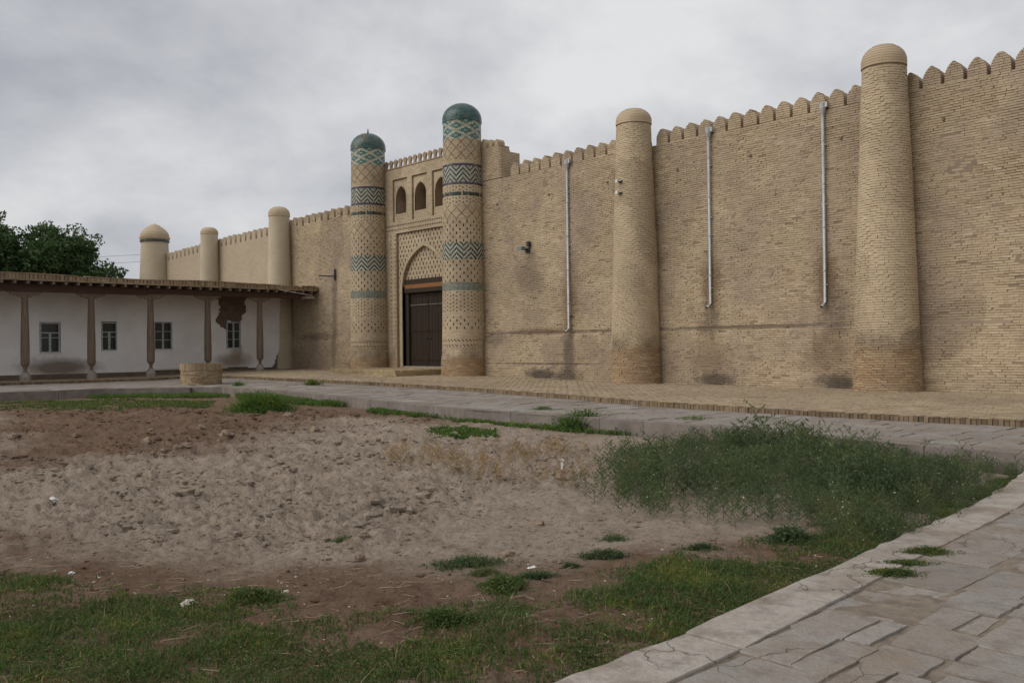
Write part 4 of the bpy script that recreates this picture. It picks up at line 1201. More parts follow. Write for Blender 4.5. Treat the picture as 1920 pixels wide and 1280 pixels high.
# whitewash coat: a sheet with windows, a broken-off patch and ragged edges
WIN = [(-12.08, .41, 1.51, 2.86, 'top'), (-9.53, .35, 1.58, 2.90, 'top'), (-7.02, .44, 1.60, 2.95, 'six'), (-3.40, .37, 1.62, 2.98, 'six')]
ny_, nz_ = 300, 70
gy = np.linspace(YN, -0.3, ny_); gz = np.linspace(.50, 4.5, nz_)
YY, ZZ = np.meshgrid(gy, gz, indexing='ij')
patch = [(-4.3, 4.6), (-4.1, 3.5), (-4.25, 3.05), (-3.95, 2.75), (-3.72, 2.5), (-3.72, 3.0), (-3.05, 3.05), (-2.95, 3.25), (-2.72, 3.6), (-2.8, 4.05), (-2.65, 4.25), (-2.9, 4.6)]
sd = sdpoly(YY, ZZ, patch)+(fbm(YY, ZZ, 4, 3)-.5)*.25
endy = -0.62+(fbm(ZZ, ZZ*0, 1.5, 3, 9)-.5)*.5-.35*sstep(2.2, 1.0, ZZ)
keep = (sd > 0) & (YY < endy) & (ZZ > .53+.1*(fbm(YY, YY*0, 1.2, 3, 3)-.5)+.09*sstep(-12, -1, YY))
for (cy_, hw, z0_, z1_, ty) in WIN: keep &= ~((np.abs(YY-cy_) < hw-.02) & (ZZ > z0_+.02) & (ZZ < z1_-.02))
idx = np.arange(ny_*nz_).reshape(ny_, nz_)
kq = keep[:-1, :-1] & keep[1:, :-1] & keep[1:, 1:] & keep[:-1, 1:]
q = np.stack([idx[:-1, :-1], idx[1:, :-1], idx[1:, 1:], idx[:-1, 1:]], -1)[kq]
XX = VX+.012+(fbm(YY, ZZ, .7, 3, 8)-.5)*.05
Vf = np.stack([XX, YY, ZZ], -1).reshape(-1, 3); Vb = Vf.copy(); Vb[:, 0] = VX-.055
N0 = len(Vf)
rimq = []
kpad = np.pad(kq, 1)
for di, dj, ea, eb in ((-1, 0, (0, 0), (0, 1)), (1, 0, (1, 1), (1, 0)), (0, -1, (1, 0), (0, 0)), (0, 1, (0, 1), (1, 1))):
    nb_ = kpad[1+di:kpad.shape[0]-1+di, 1+dj:kpad.shape[1]-1+dj]
    I, J = np.nonzero(kq & ~nb_)
    a = idx[I+ea[0], J+ea[1]]; b = idx[I+eb[0], J+eb[1]]
    rimq.append(np.stack([a, b, b+N0, a+N0], -1))
mk('whitewash_coat', np.concatenate([Vf, Vb]), [np.concatenate([q]+rimq)], M_WHITEW, ver)
for (cy_, hw, z0_, z1_, ty) in WIN:
    w_ = MB(); xf0, xf1 = VX-.035, VX+.03; fw = .055
    for (a, b, c0, c1) in ((cy_-hw, cy_+hw, z0_, z0_+fw), (cy_-hw, cy_+hw, z1_-fw, z1_), (cy_-hw, cy_-hw+fw, z0_+fw, z1_-fw), (cy_+hw-fw, cy_+hw, z0_+fw, z1_-fw)):
        w_.box(xf0, xf1, a, b, c0, c1)
    wo = w_.build('window', M_FRAME, ver)
    bars = MB(); iz0, iz1 = z0_+fw, z1_-fw
    if ty == 'top':
        zt_ = z1_-.46
        bars.box(xf0, xf1-.01, cy_-hw+fw, cy_+hw-fw, zt_-.025, zt_+.025)
        bars.box(xf0, xf1-.01, cy_-.05, cy_+.05, iz0, zt_-.025)
        for s in (-1, 1):
            a, b = sorted((cy_+s*.05, cy_+s*(hw-fw))); bars.box(xf0+.005, xf1-.02, a, b, zt_-.23, zt_-.20)
        panes = [(cy_-hw+fw, cy_+hw-fw, zt_+.025, iz1), (cy_-hw+fw, cy_-.05, iz0, zt_-.23), (cy_+.05, cy_+hw-fw, iz0, zt_-.23), (cy_-hw+fw, cy_-.05, zt_-.2, zt_-.025), (cy_+.05, cy_+hw-fw, zt_-.2, zt_-.025)]
    else:
        bars.box(xf0, xf1-.01, cy_-.04, cy_+.04, iz0, iz1); panes = []
        h3 = (iz1-iz0)/3
        for s in (-1, 1):
            a, b = sorted((cy_+s*.04, cy_+s*(hw-fw)))
            for j in range(3):
                if j: bars.box(xf0+.005, xf1-.02, a, b, iz0+j*h3-.014, iz0+j*h3+.014)
                panes.append((a, b, iz0+j*h3+(.014 if j else 0), iz0+(j+1)*h3-(.014 if j < 2 else 0)))
    bars.build('glazing_bars', M_FRAME, wo)
    for (a, b, c0, c1) in panes:
        p_ = MB(); p_.box(VX-.045, VX-.03, a+.001, b-.001, c0+.001, c1-.001); p_.build('pane', M_GLASS, wo)
    b_ = MB(); b_.box(VX-.03, VX+.06, cy_-hw-.05, cy_+hw+.05, z0_-.05, z0_-.003); b_.build('sill', M_WHITEW, wo)
# columns
COLY = [(-16.15, .32, 4.06), (-13.64, .32, 4.08), (-11.0, .31, 4.1), (-8.42, .33, 4.12), (-5.71, .36, 4.14), (-3.02, .41, 4.16), (-18.8, .31, 4.05)]
prof_s = [(.07, .44), (.085, .47), (.07, .5), (.062, .54), (.085, .57), (.09, .6), (.075, .63), (.12, .67), (.162, .73), (.172, .82), (.165, .92), (.172, .95), (.168, 1.0), (.172, 1.3), (.16, 2.2), (.135, 3.2), (.122, 3.62), (.14, 3.66), (.14, 3.78)]
for (cy_, z0_, zt_) in COLY:
    sc = (zt_-z0_-.12)/3.78
    b_ = MB(); b_.lathe(CX, cy_, [(r__, z0_+z__*sc) for r__, z__ in prof_s], 14)
    co = b_.build('column', M_COLW, ver, smooth=True)
    b_ = MB(); b_.lathe(CX, cy_, [(.22, z0_-.05), (.22, z0_+.2), (.205, z0_+.24), (.165, z0_+.33), (.125, z0_+.39), (.11, z0_+.44*sc)], 8, a0=math.pi/8, a1=math.pi/8+2*math.pi); b_.build('pedestal', M_STONE, co)
    # carved bracket: long scrolled corbel under the beam
    o = []
    for u, d_ in [(0, .30), (.12, .30), (.16, .22), (.24, .25), (.32, .17), (.40, .20), (.47, .12), (.54, .15), (.60, .06), (.64, .07), (.66, 0)]: o.append((u, d_))
    ztb = zt_+.02
    out = [(cy_+u, ztb-d_) for u, d_ in o]+[(cy_-u, ztb-d_) for u, d_ in o[::-1]][:-1]
    b_ = MB(); b_.prism(out, 'x', CX-.07, CX+.07); b_.build('bracket', M_COLW, co)
b_ = MB()
for (a, b) in ((YN, -16.0), (-15.99, -8.6), (-8.59, -0.05)):
    b_.box(CX-.13, CX+.13, a, b, 4.08 if a < -10 else 4.14, 4.38)
b_.build('beam', M_BEAM, ver)
yy = YN
while yy < -0.1:
    b_ = MB(); b_.box(VX+.03, EX+.02, yy, yy+.1, 4.385, 4.49); b_.build('rafter', M_STONE if False else M_COLW, ver)
    yy += .49
b_ = MB(); b_.box(VX-6, EX-.02, YN, YF, 4.492, 4.53); b_.build('roof_boards', M_DARKW, ver)
M_ROOF = plain('mud_roof', (0.27, 0.21, 0.15), 0.97, 0.3, 1.2, bump=0.5)
ny2 = 120; gy2 = np.linspace(YN, YF, ny2); sag = 4.70+.03*np.sin(gy2*.8)+(vnoise(gy2, gy2*0, 1.1)-.5)*.05
V = []; F = []
for i, (a, zz) in enumerate(zip(gy2, sag)): V += [(EX-.12, a, zz-.03), (EX-3, a, zz+.05), (VX-6, a, zz+.02)]
for i in range(ny2-1):
    for j in range(2): F.append((i*3+j, i*3+j+3, i*3+j+4, i*3+j+1))
b_ = MB(); b_.add(V, F); b_.build('mud_roof', M_ROOF, ver)
b_ = MB(); b_.box(EX-.12, EX+.0, YN, YF, 4.505, 4.70); b_.build('fascia_core', M_MUD, ver)
# brick fascia: a flat course, a row of spaced uprights, a capping course
M_FASC = brick_mat('fascia_brick', [(0, (0.26, 0.185, 0.115)), (1, (0.43, 0.335, 0.215))], marks=False, dust=0.3)
fr = []; bk = []; yy = YN
rf = np.random.default_rng(5)
def zf_(y): return 0.03*math.sin(y*.8)+(float(vnoise(y, 0, 1.1))-.5)*.04
while yy < YF-.26:
    zo = zf_(yy)
    for (a, b, z0_, z1_, xo) in ((yy, yy+.25, 4.508, 4.565, .03), (yy, yy+.25, 4.745+zo, 4.79+zo, .04)):
        if z0_ > 4.7 and rf.random() < .05: continue
        fr.append([(EX+xo, a, z0_), (EX+xo, b, z0_), (EX+xo, b, z1_), (EX+xo, a, z1_)]); bk.append([(EX-.13, a, z0_), (EX-.13, b, z0_), (EX-.13, b, z1_), (EX-.13, a, z1_)])
    yy += .256
bricks(np.array(fr), np.array(bk), ver, M_FASC, 'fascia_brick', 110, 'fascia_brickwork')
yy = YN; fr = []; bk = []
while yy < YF-.1:
    w = rf.uniform(.105, .125); zo = zf_(yy)
    fr.append([(EX+.026, yy, 4.568), (EX+.026, yy+w, 4.568), (EX+.026, yy+w, 4.742+zo), (EX+.026, yy, 4.742+zo)]); bk.append([(EX-.1, yy, 4.568), (EX-.1, yy+w, 4.568), (EX-.1, yy+w, 4.742+zo), (EX-.1, yy, 4.742+zo)])
    yy += w+rf.choice([.012, .05])
bricks(np.array(fr), np.array(bk), ver, M_FASC, 'upright_brick', 150, 'upright_brickwork')
b_ = MB(); b_.tube([(EX+.06, -2.3, 4.52), (EX+.1, -1.6, 4.42), (EX+.12, -.9, 4.33), (EX+.1, -.45, 4.30)], .012, 6); b_.build('hanging_cable', M_WPLAS, ver)
b_ = MB(); b_.box(CX-.1, EX+.05, -.75, -.3, 4.12, 4.26); b_.build('beam_end_block', M_STONE, ver)

# ================================================================== OBJECTS
# ------------------------------------------------------------------ well
WX, WY, WR = -33.75, -9.5, .76
well = thing('brick_well', 'round brick well curb on the path before the veranda', 'well', (WX, WY, .25))
b_ = MB(); b_.lathe(WX, WY, [(WR-.02, .2), (WR-.03, 1.04), (WR-.25, 1.04), (WR-.25, .45)], 36, cap=False); b_.lathe(WX, WY, [(.5, .44), (.5, .46)], 24); b_.build('core', M_GATEM, well)
M_WELL = brick_mat('well_brick', [(0, (0.29, 0.20, 0.125)), (.5, (0.40, 0.30, 0.185)), (1, (0.50, 0.40, 0.25))], marks=False, dust=0.3)
f0, b0 = tower_bricks(WX, WY, [(0, WR), (2, WR-.02)], .24, .80, .07, .24, 91, ymax=99, jit=.008)
tower_parts(f0, b0, well, M_WELL, 130)
fr = []; n_ = 64
for i in range(n_):
    a, b = i*2*math.pi/n_+.006, (i+1)*2*math.pi/n_-.006; m_ = (a+b)/2; ro, ri, z0_, z1_ = WR+.015+.006*random.random(), WR-.24, .80, 1.055+.006*random.random()
    P = lambda r__, q__, z__: (WX+r__*math.cos(q__), WY+r__*math.sin(q__), z__)
    me = np_mesh('rim_brick', np.array([P(ro, a, z0_), P(ro, b, z0_), P(ro, b, z1_), P(ro, a, z1_), P(ri, a, z0_), P(ri, b, z0_), P(ri, b, z1_), P(ri, a, z1_)])-np.array([WX, WY, .25]), [PRISM_Q], M_WELL)
    link_mesh('rim_brick', me, well, (WX, WY, .25))

# ------------------------------------------------------------------ drainpipes, lamps
def drainpipe(label, x, zt, zb):
    yf = float(yoff(x, 5.0))-.09
    t = thing('drainpipe', label, 'drainpipe', (x, yf, zb), 'galvanised drainpipes on the wall')
    b_ = MB(); b_.tube([(x, yf, zt-.35), (x, yf, zb+.12), (x, yf-.05, zb+.04), (x-.02, yf-.16, zb-.02)], .044, 12); b_.build('pipe', M_METAL, t, smooth=True)
    z = zb+1.0; jn = 0
    while z < zt-.5:
        c_ = MB(); c_.lathe(x, yf, [(.045, z), (.05, z+.005), (.05, z+.04), (.045, z+.045)], 12); c_.build('joint_collar', M_METAL, t); z += 1.25
    b_ = MB(); b_.lathe(x, yf, [(.05, zt-.37), (.05, zt-.33), (.10, zt-.14), (.11, zt), (.10, zt), (.05, zt-.2)], 14); h = b_.build('hopper_head', M_METAL, t)
    b_ = MB(); b_.tube([(x+.02, yf+.35, zt-.02), (x+.02, yf-.08, zt-.03)], .055, 12); b_.box(x+.09, x+.16, yf-.05, yf+.3, zt-.12, zt+.02); b_.build('outlet_spout', M_METAL, h)
    e_ = MB(); e_.tube([(x-.021, yf-.162, zb-.021), (x-.0215, yf-.166, zb-.0225)], .042, 12); e_.build('pipe_mouth', M_BLACK, t)
    for z in (zt-1.2, (zt+zb)/2, zb+.6):
        c_ = MB(); c_.box(x-.075, x+.075, yf+.02, yf+.12, z, z+.03); c_.build('wall_clip', M_METAL, t)
drainpipe('galvanised drainpipe with long run nearest the tiled gate tower', -23.17, 8.46, 2.12)
drainpipe('left of the two galvanised drainpipes between the plain towers', -16.93, 8.50, 2.78)
drainpipe('right of the two galvanised drainpipes, beside the largest tower', -13.0, 8.50, 2.66)
lm = thing('wall_floodlight', 'dark floodlight on wall bracket right of the gate tower', 'lamp', (-25.4, -.05, 5.35))
b_ = MB(); b_.box(-25.42, -25.36, -.35, -.02, 5.30, 5.36); b_.box(-25.5, -25.28, -.05, -.015, 5.22, 5.42); b_.build('bracket', M_BLACK, lm)
b_ = MB(); b_.prism([(-.48, 5.28), (-.26, 5.31), (-.25, 5.44), (-.47, 5.43)], 'x', -25.5, -25.27); b_.build('lamp_head', M_GREYP, lm)
b_ = MB(); b_.box(-25.34, -25.22, -.14, -.02, 5.44, 5.64); b_.build('ballast_box', M_BLACK, lm)
lm = thing('wall_bracket_lamp', 'thin dark bracket on the wall between veranda and left gate tower', 'lamp', (-39.3, -.05, 5.2))
b_ = MB(); b_.tube([(-39.3, -.06, 5.0), (-39.3, -.06, 5.55)], .045, 8); b_.build('post', M_BLACK, lm)
b_ = MB(); b_.tube([(-39.3, -.06, 5.18), (-39.65, -.75, 5.2)], .03, 8); b_.build('arm', M_BLACK, lm)
for i, (zz, w_) in enumerate(((7.08, 'upper'), (6.70, 'lower'))):
    a_ = math.radians(262); rr = .70
    xx, yy = -19.69+rr*math.cos(a_), -.45+rr*math.sin(a_)
    lm = thing('small_floodlight', w_+' small white box light on the tower shaft', 'lamp', (xx, yy, zz), 'small lights on the tower')
    b_ = MB(); b_.box(xx-.05, xx+.04, yy-.13, yy-.04, zz-.045, zz+.05); b_.build('lamp_head', M_WPLAS, lm)
    b_ = MB(); b_.box(xx-.02, xx+.14, yy-.06, yy+.04, zz-.04, zz+.0); b_.build('mount', M_BLACK, lm)
# put-log holes in the wall, small brown stubs standing in for them
for (px, py, wh) in ((1407, 292, 'between the two right drainpipes'), (1270, 318, 'just right of the middle plain tower'), (1770, 224, 'right of the largest tower'), (1577, 259, 'between the right drainpipe and the largest tower'), (1030, 365, 'high left of the drainpipe nearest the gate'), (933, 383, 'close beside the right tiled gate tower'), (1140, 342, 'close to the left of the middle plain tower')):
    v = FW+RT*(px-960)/FPX+UP*(640-py)/FPX; P = EYEP+v*((0-EYEP[1])/v[1])
    yo_ = float(yoff(P[0], P[2]))
    b_ = MB(); b_.box(P[0]-.035, P[0]+.035, yo_-.05, yo_+.1, P[2]-.038, P[2]+.038)
    tag(b_.build('putlog_hole_stub', M_COLW, loc=(P[0], yo_, P[2])), 'brown stub standing in for a small hole in the brick wall '+wh, 'timber stub', 'stubs standing in for wall holes', 'thing')

# ------------------------------------------------------------------ trees behind the building
def leaf_out(k, c, f=0.35):
    m_ = k.out(c); tr = k.n('ShaderNodeBsdfTranslucent'); mx = k.n('ShaderNodeMixShader'); mx.inputs[0].default_value = f
    k.set(tr.inputs['Color'], k.mix(1.0, c, (1.25, 1.3, 0.9), 'MULTIPLY')); o = k.t.nodes['Material Output']
    k.t.links.new(k.b.outputs[0], mx.inputs[1]); k.t.links.new(tr.outputs[0], mx.inputs[2]); k.t.links.new(mx.outputs[0], o.inputs['Surface'])
    return m_
k = NT('tree_leaves', 0.6, 0.3)
c = k.ramp(k.rnd(), [(0, (0.035, 0.065, 0.024)), (.5, (0.06, 0.105, 0.038)), (1, (0.10, 0.15, 0.06))])
M_LEAF = leaf_out(k, c)
M_BARK = wood('bark', (0.07, 0.055, 0.04), (0.12, 0.09, 0.07), 6, 6, 1.5)
def tree(label, x, y, top, rx, seed, n=20000):
    r = np.random.default_rng(seed); base = -.2
    t = thing('leafy_tree', label, 'tree', (x, y, base), 'trees behind the veranda building')
    tr = MB(); tr.tube([(x, y, base), (x+.1, y, 2.0), (x-.1, y+.1, top*.5), (x, y, top*.8)], [.28, .22, .15, .05], 8)
    nb = 12; lobes = []
    for i in range(nb):
        a = i*2.4+r.uniform(-.3, .3); u = r.uniform(.25, .8); h = top*(.38+.46*r.random())
        q = np.array([x+math.cos(a)*rx*u, y+math.sin(a)*rx*u, h]); tr.tube([(x, y, top*.3+.2*i/nb*top), (x*.5+q[0]*.5, y*.5+q[1]*.5, h*.85), tuple(q)], [.1, .06, .02], 6)
        lobes.append((q, rx*r.uniform(.42, .62)))
    lobes.append((np.array([x, y, top-rx*.42]), rx*.45))
    tr.build('trunk', M_BARK, t, smooth=True)
    P = []
    per = n//len(lobes)
    for (q, rr) in lobes:
        d_ = r.normal(size=(per, 3)); d_ /= np.linalg.norm(d_, axis=1)[:, None]
        rad_ = rr*(.45+.6*r.random(per)**.6)*(1+.35*np.sin(d_[:, 0]*5+d_[:, 1]*4)*np.cos(d_[:, 2]*6))
        P.append(q+d_*rad_[:, None]*np.array([1, 1, .8]))
    P = np.concatenate(P); P[:, 2] = np.minimum(P[:, 2], top+r.normal(0, .18, len(P)))
    m_ = len(P); a = r.normal(size=(m_, 3)); a /= np.linalg.norm(a, axis=1)[:, None]; b = np.cross(a, r.normal(size=(m_, 3))); b /= np.linalg.norm(b, axis=1)[:, None]
    s_ = r.uniform(.07, .14, m_)[:, None]
    V = np.stack([P-a*s_*1.3, P+b*s_*.6, P+a*s_*1.3, P-b*s_*.6], 1).reshape(-1, 3)
    mk('crown', V, [np.arange(m_*4).reshape(-1, 4)], M_LEAF, t)
tree('tall leafy tree cut by the left picture edge behind the veranda roof', -66.5, -9.6, 11.1, 2.6, 101)
tree('broad leafy tree in the middle of the group behind the veranda roof', -65.5, -6.2, 10.2, 3.0, 102, 26000)
tree('leafy tree at the right end of the group, nearest the corner tower', -64.2, -4.6, 9.2, 2.3, 103)
tree('leafy tree filling the gap low behind the veranda roof', -67.5, -12.0, 9.0, 3.0, 104)
for zz in (7.6, 8.2):
    pass
wire = MB()
for zz in (8.25, 7.75): wire.tube([(-90, -8, zz+.9), (-75, -3, zz+.35), (-62.3, 0.5, zz)], .010, 4)
tag(wire.build('overhead_wires', M_BLACK), 'pair of thin overhead wires reaching the corner tower', 'wires')

# ------------------------------------------------------------------ vegetation
def leafmat(name, stops, rough=0.7):
    k = NT(name, rough, 0.2); c = k.ramp(k.rnd(), stops)
    c = k.mix(k.math('MULTIPLY', k.lin(k.noise(0.9, 4), 0.4, 0.65), 0.45), c, k.mix(1.0, c, (0.62, 0.6, 0.5), 'MULTIPLY'))
    c = k.mix(k.lin(k.noise(1.7, 4, 0.6), 0.5, 0.68), c, k.mix(1.0, c, (1.75, 1.45, 1.2), 'MULTIPLY'))
    c = k.mix(k.math('MULTIPLY', k.lin(k.noise(2.6, 4, 0.65), 0.58, 0.7), 0.5), c, (0.16, 0.12, 0.07))
    return leaf_out(k, c)
M_GRASS = leafmat('lawn_weed', [(0, (0.045, 0.082, 0.024)), (.45, (0.07, 0.12, 0.034)), (.8, (0.105, 0.155, 0.046)), (.93, (0.20, 0.175, 0.085)), (1, (0.30, 0.24, 0.14))])
M_WEED = leafmat('tall_weed', [(0, (0.055, 0.085, 0.042)), (.5, (0.08, 0.12, 0.06)), (.9, (0.115, 0.155, 0.08)), (1, (0.16, 0.17, 0.08))])
M_FLOR = plain('pale_florets', (0.42, 0.42, 0.24), 0.8, 0.2, 9, bump=0)
M_BUSH = leafmat('bright_weed', [(0, (0.05, 0.10, 0.022)), (.6, (0.085, 0.155, 0.035)), (1, (0.13, 0.19, 0.06))])
M_DRY = leafmat('dry_ochre_weed', [(0, (0.22, 0.145, 0.07)), (.6, (0.32, 0.205, 0.09)), (1, (0.26, 0.22, 0.11))])
def scatter(poly, dens, r, inset=0.0, clump=None):
    p = np.array(poly); lo, hi = p.min(0)[:2], p.max(0)[:2]
    n = int((hi-lo).prod()*dens)
    x = r.uniform(lo[0], hi[0], n); y = r.uniform(lo[1], hi[1], n)
    d_ = sdpoly(x, y, poly)+(fbm(x, y, 2.5, 3, 3)-.5)*.9*(inset if inset else 0.3)
    k_ = d_ < 0
    if clump is not None: k_ &= r.random(n) < np.clip((fbm(x, y, clump[0], 4, clump[2] if len(clump) > 2 else 0)-clump[1])*6, 0.02, 1)
    return x[k_], y[k_]
def blades(x, y, z, h, r, w=0.006, lean=0.7, wide=None):
    n = len(x); a = r.uniform(0, 2*math.pi, n); la = r.uniform(0, 2*math.pi, n); le = np.abs(r.normal(0, lean, n))*h
    hx_ = np.cos(a)*w; hy_ = np.sin(a)*w; lx, ly = np.cos(la)*le, np.sin(la)*le
    b0 = np.stack([x-hx_, y-hy_, z-.01], -1); b1 = np.stack([x+hx_, y+hy_, z-.01], -1)
    m0 = np.stack([x-hx_*1.25+lx*.35, y-hy_*1.25+ly*.35, z+h*.6], -1); m1 = np.stack([x+hx_*1.25+lx*.35, y+hy_*1.25+ly*.35, z+h*.6], -1)
    tp = np.stack([x+lx, y+ly, z+h], -1)
    V = np.stack([b0, b1, m1, m0, tp], 1)
    i = np.arange(n)*5
    return V.reshape(-1, 3), np.stack([i, i+1, i+2, i+3], -1), np.stack([i+3, i+2, i+4], -1)
def leaflets(P, s, r, flat=0.5, asp=2.2):
    """small two-triangle leaves at P"""
    n = len(P); a = r.normal(size=(n, 3)); a[:, 2] *= flat; a /= np.linalg.norm(a, axis=1)[:, None]
    b = np.cross(a, r.normal(size=(n, 3))+np.array([0, 0, 1.2])); b /= np.linalg.norm(b, axis=1)[:, None]+1e-9
    s = np.asarray(s).reshape(-1, 1)
    V = np.stack([P-a*s, P+b*s/asp, P+a*s, P-b*s/asp], 1)
    return V.reshape(-1, 3), np.arange(n*4).reshape(-1, 4)
def veg(name, chunks, mat, parent=None, **tg):
    V = []; Q = []; T = []; o = 0
    for ch in chunks:
        V.append(ch[0]); Q.append(ch[1]+o)
        if len(ch) > 2: T.append(ch[2]+o)
        o += len(ch[0])
    fs = [np.concatenate(Q)]+([np.concatenate(T)] if T else [])
    ob = mk(name, np.concatenate(V), fs, mat, parent, loc=tg.pop('loc', None))
    tag(ob, **tg); return ob
RV = np.random.default_rng(99)
# lawn: bottom left and the strip along the near kerb
LAWN = Gp([(-120, 1075), (60, 1078), (130, 1080), (215, 1098), (330, 1112), (420, 1112), (500, 1102), (520, 1116), (480, 1134), (570, 1158), (612, 1180), (618, 1225), (640, 1248), (680, 1215), (710, 1180), (800, 1155), (900, 1160), (950, 1122), (1050, 1140), (1080, 1105), (1180, 1082), (1240, 1045), (1330, 1038), (1400, 1018), (1500, 1003), (1560, 978), (1720, 955), (1930, 875)]) + [(-3.56, -13.0), (-3.34, -16.5), (-3.08, -20), (-3.0, -22.5), (-3.4, -24.2), (-6, -24.2)]
FRINGE = Gp([(-120, 1055), (200, 1070), (420, 1085), (540, 1095), (600, 1140), (760, 1130), (900, 1120), (960, 1085), (1080, 1080), (1200, 1050), (1330, 1015), (1480, 985), (1700, 950), (1930, 865)]) + [(-3.56, -13.0), (-3.34, -16.5), (-3.08, -20), (-3.0, -22.5), (-3.4, -24.2), (-6, -24.2)]
xf, yf_ = scatter(FRINGE, 1100, RV, 0.4, (2.2, 0.44, 21)); hf = RV.uniform(.012, .05, len(xf)); cf = blades(xf, yf_, soil_z(xf, yf_), hf, RV, .003, 1.1)
xg, yg = np.repeat(xf, 2)+RV.normal(0, .012, 2*len(xf)), np.repeat(yf_, 2)+RV.normal(0, .012, 2*len(xf)); cg = leaflets(np.stack([xg, yg, soil_z(xg, yg)+np.repeat(hf, 2)*RV.uniform(.2, .9, len(xg))], -1), RV.uniform(.005, .011, len(xg)), RV)
x, y = scatter(LAWN, 5700, RV, 0.7, (1.6, 0.34)); z = soil_z(x, y)
h = RV.uniform(.010, .042, len(x))*(0.1+2.0*fbm(x, y, 2.2, 3, 50))*np.where(RV.random(len(x)) < .03, 2.2, 1)
c1 = blades(x, y, z, h, RV, .0022, 1.0)
x, y = scatter(LAWN, 5700, RV, 0.7, (1.6, 0.35)); z = soil_z(x, y)
P = np.stack([x, y, z+RV.uniform(.003, .04, len(x))*(0.5+fbm(x, y, 1.4, 3, 50))], -1)
c2 = leaflets(P, RV.uniform(.004, .010, len(x)), RV)
veg('lawn_weeds', [c1, c2, cf, cg], M_GRASS, kind='stuff', label='low green weeds and grass carpeting the near edge of the plot', cat='grass')
# tall feathery weeds with pale florets
def weed_proto(r, h, nb=11):
    st = []; P = []; S_ = []; FL = []
    x0 = np.zeros(3); lean = r.normal(0, .12, 2)
    top = np.array([lean[0]*h, lean[1]*h, h])
    pts = []
    for i in range(nb):
        u = .12+.88*i/nb; b0 = top*u; a = i*2.4+r.uniform(-.4, .4); L = h*(.46-.22*u)*r.uniform(.7, 1.2)
        tip = b0+np.array([math.cos(a)*L, math.sin(a)*L, L*.75])
        st.append((b0, tip))
        m_ = 6
        for j in range(m_):
            v = .25+.75*j/m_; q = b0+(tip-b0)*v+r.normal(0, .012, 3); P.append(q); S_.append(r.uniform(.013, .028))
        if u > .55: FL.append(tip+np.array([0, 0, .01]))
    st.append((x0, top)); FL.append(top)
    return st, np.array(P), np.array(S_), np.array(FL)
def weeds(name, x, y, h, r, mat, floret=0.3, **tg):
    protos = []
    for i in range(6):
        st, P, S_, FL = weed_proto(r, 1.0)
        V = []; Q = []; T = []
        for (a, b) in st:
            d_ = b-a; s_ = np.cross(d_, [0.3, 1, .2]); s_ = s_/np.linalg.norm(s_)*.009
            o = len(V); V += [a-s_, a+s_, b]; T.append((o, o+1, o+2))
        lv, lq = leaflets(P, S_*2.6, r, 1.3, 3.4)
        protos.append((np.array(V), np.array(T), lv, lq, FL))
    Vs = []; Ts = []; Qs = []; o = 0; FLs = []
    pid = r.integers(0, 6, len(x)); ang_ = r.uniform(0, 6.283, len(x)); z = soil_z(x, y)
    for i in range(6):
        I = np.nonzero(pid == i)[0]
        if not len(I): continue
        V, T, lv, lq, FL = protos[i]
        ca, sa_ = np.cos(ang_[I])[:, None], np.sin(ang_[I])[:, None]
        def put(A, sw=1.0):
            X = (A[None, :, 0]*ca-A[None, :, 1]*sa_)*h[I][:, None]*sw+x[I][:, None]; Y_ = (A[None, :, 0]*sa_+A[None, :, 1]*ca)*h[I][:, None]*sw+y[I][:, None]
            return np.stack([X, Y_, A[None, :, 2]*h[I][:, None]+z[I][:, None]-.01], -1)
        sv = put(V); m_ = len(V); Vs.append(sv.reshape(-1, 3)); Ts.append((T[None]+(np.arange(len(I))*m_)[:, None, None]+o).reshape(-1, 3)); o += len(I)*m_
        sv = put(lv); m_ = len(lv); Vs.append(sv.reshape(-1, 3)); Qs.append((lq[None]+(np.arange(len(I))*m_)[:, None, None]+o).reshape(-1, 4)); o += len(I)*m_
        f_ = put(FL).reshape(-1, 3); FLs.append(f_[r.random(len(f_)) < floret])
    FL = np.concatenate(FLs); fv, fq = leaflets(FL, np.full(len(FL), .009), r, .1, 1.2)
    fq = fq+o; Vs.append(fv)
    ob = mk(name, np.concatenate(Vs), [np.concatenate(Qs), fq, np.concatenate(Ts)], [mat, M_FLOR], None, [np.zeros(sum(len(q) for q in Qs)), np.ones(len(fq)), np.zeros(sum(len(t) for t in Ts))])
    tag(ob, **tg); return ob
TALL = Gp([(1140, 868), (1175, 845), (1250, 838), (1330, 828), (1480, 822), (1640, 828), (1760, 848), (1880, 870)])+[(-3.68, -12.6), (-3.5, -14.2)]+Gp([(1790, 975), (1690, 1012), (1600, 1022), (1545, 1012), (1500, 990), (1420, 980), (1330, 976), (1230, 972), (1180, 955), (1150, 915)])
x, y = scatter(TALL, 112, RV, 0.45, (1.1, 0.27))
TALLR = Gp([(1500, 835), (1640, 830), (1760, 850), (1880, 872)])+[(-3.7, -12.6), (-3.5, -14.2), (-3.44, -15.5)]+Gp([(1700, 1005), (1600, 1020), (1545, 1008), (1500, 960)])
x2, y2 = scatter(TALLR, 110, RV, 0.3, (1.1, 0.2)); x = np.r_[x, x2]; y = np.r_[y, y2]
h = RV.uniform(.16, .42, len(x))*(0.2+1.25*fbm(x, y, .9, 3, 60))*np.where(RV.random(len(x)) < .06, 1.5, 1)
edge_ = np.clip(-sdpoly(x, y, TALL)/.4, .7, 1); h = h*edge_
weeds('tall_feathery_weeds', x, y, h, RV, M_WEED, .03, kind='stuff', label='dense patch of tall feathery green weeds with pale florets', cat='weeds')
x, y = scatter(Gp([(1120, 850), (1230, 840), (1240, 960), (1480, 985), (1480, 1000), (1200, 985), (1090, 920)]), 20, RV, .5)
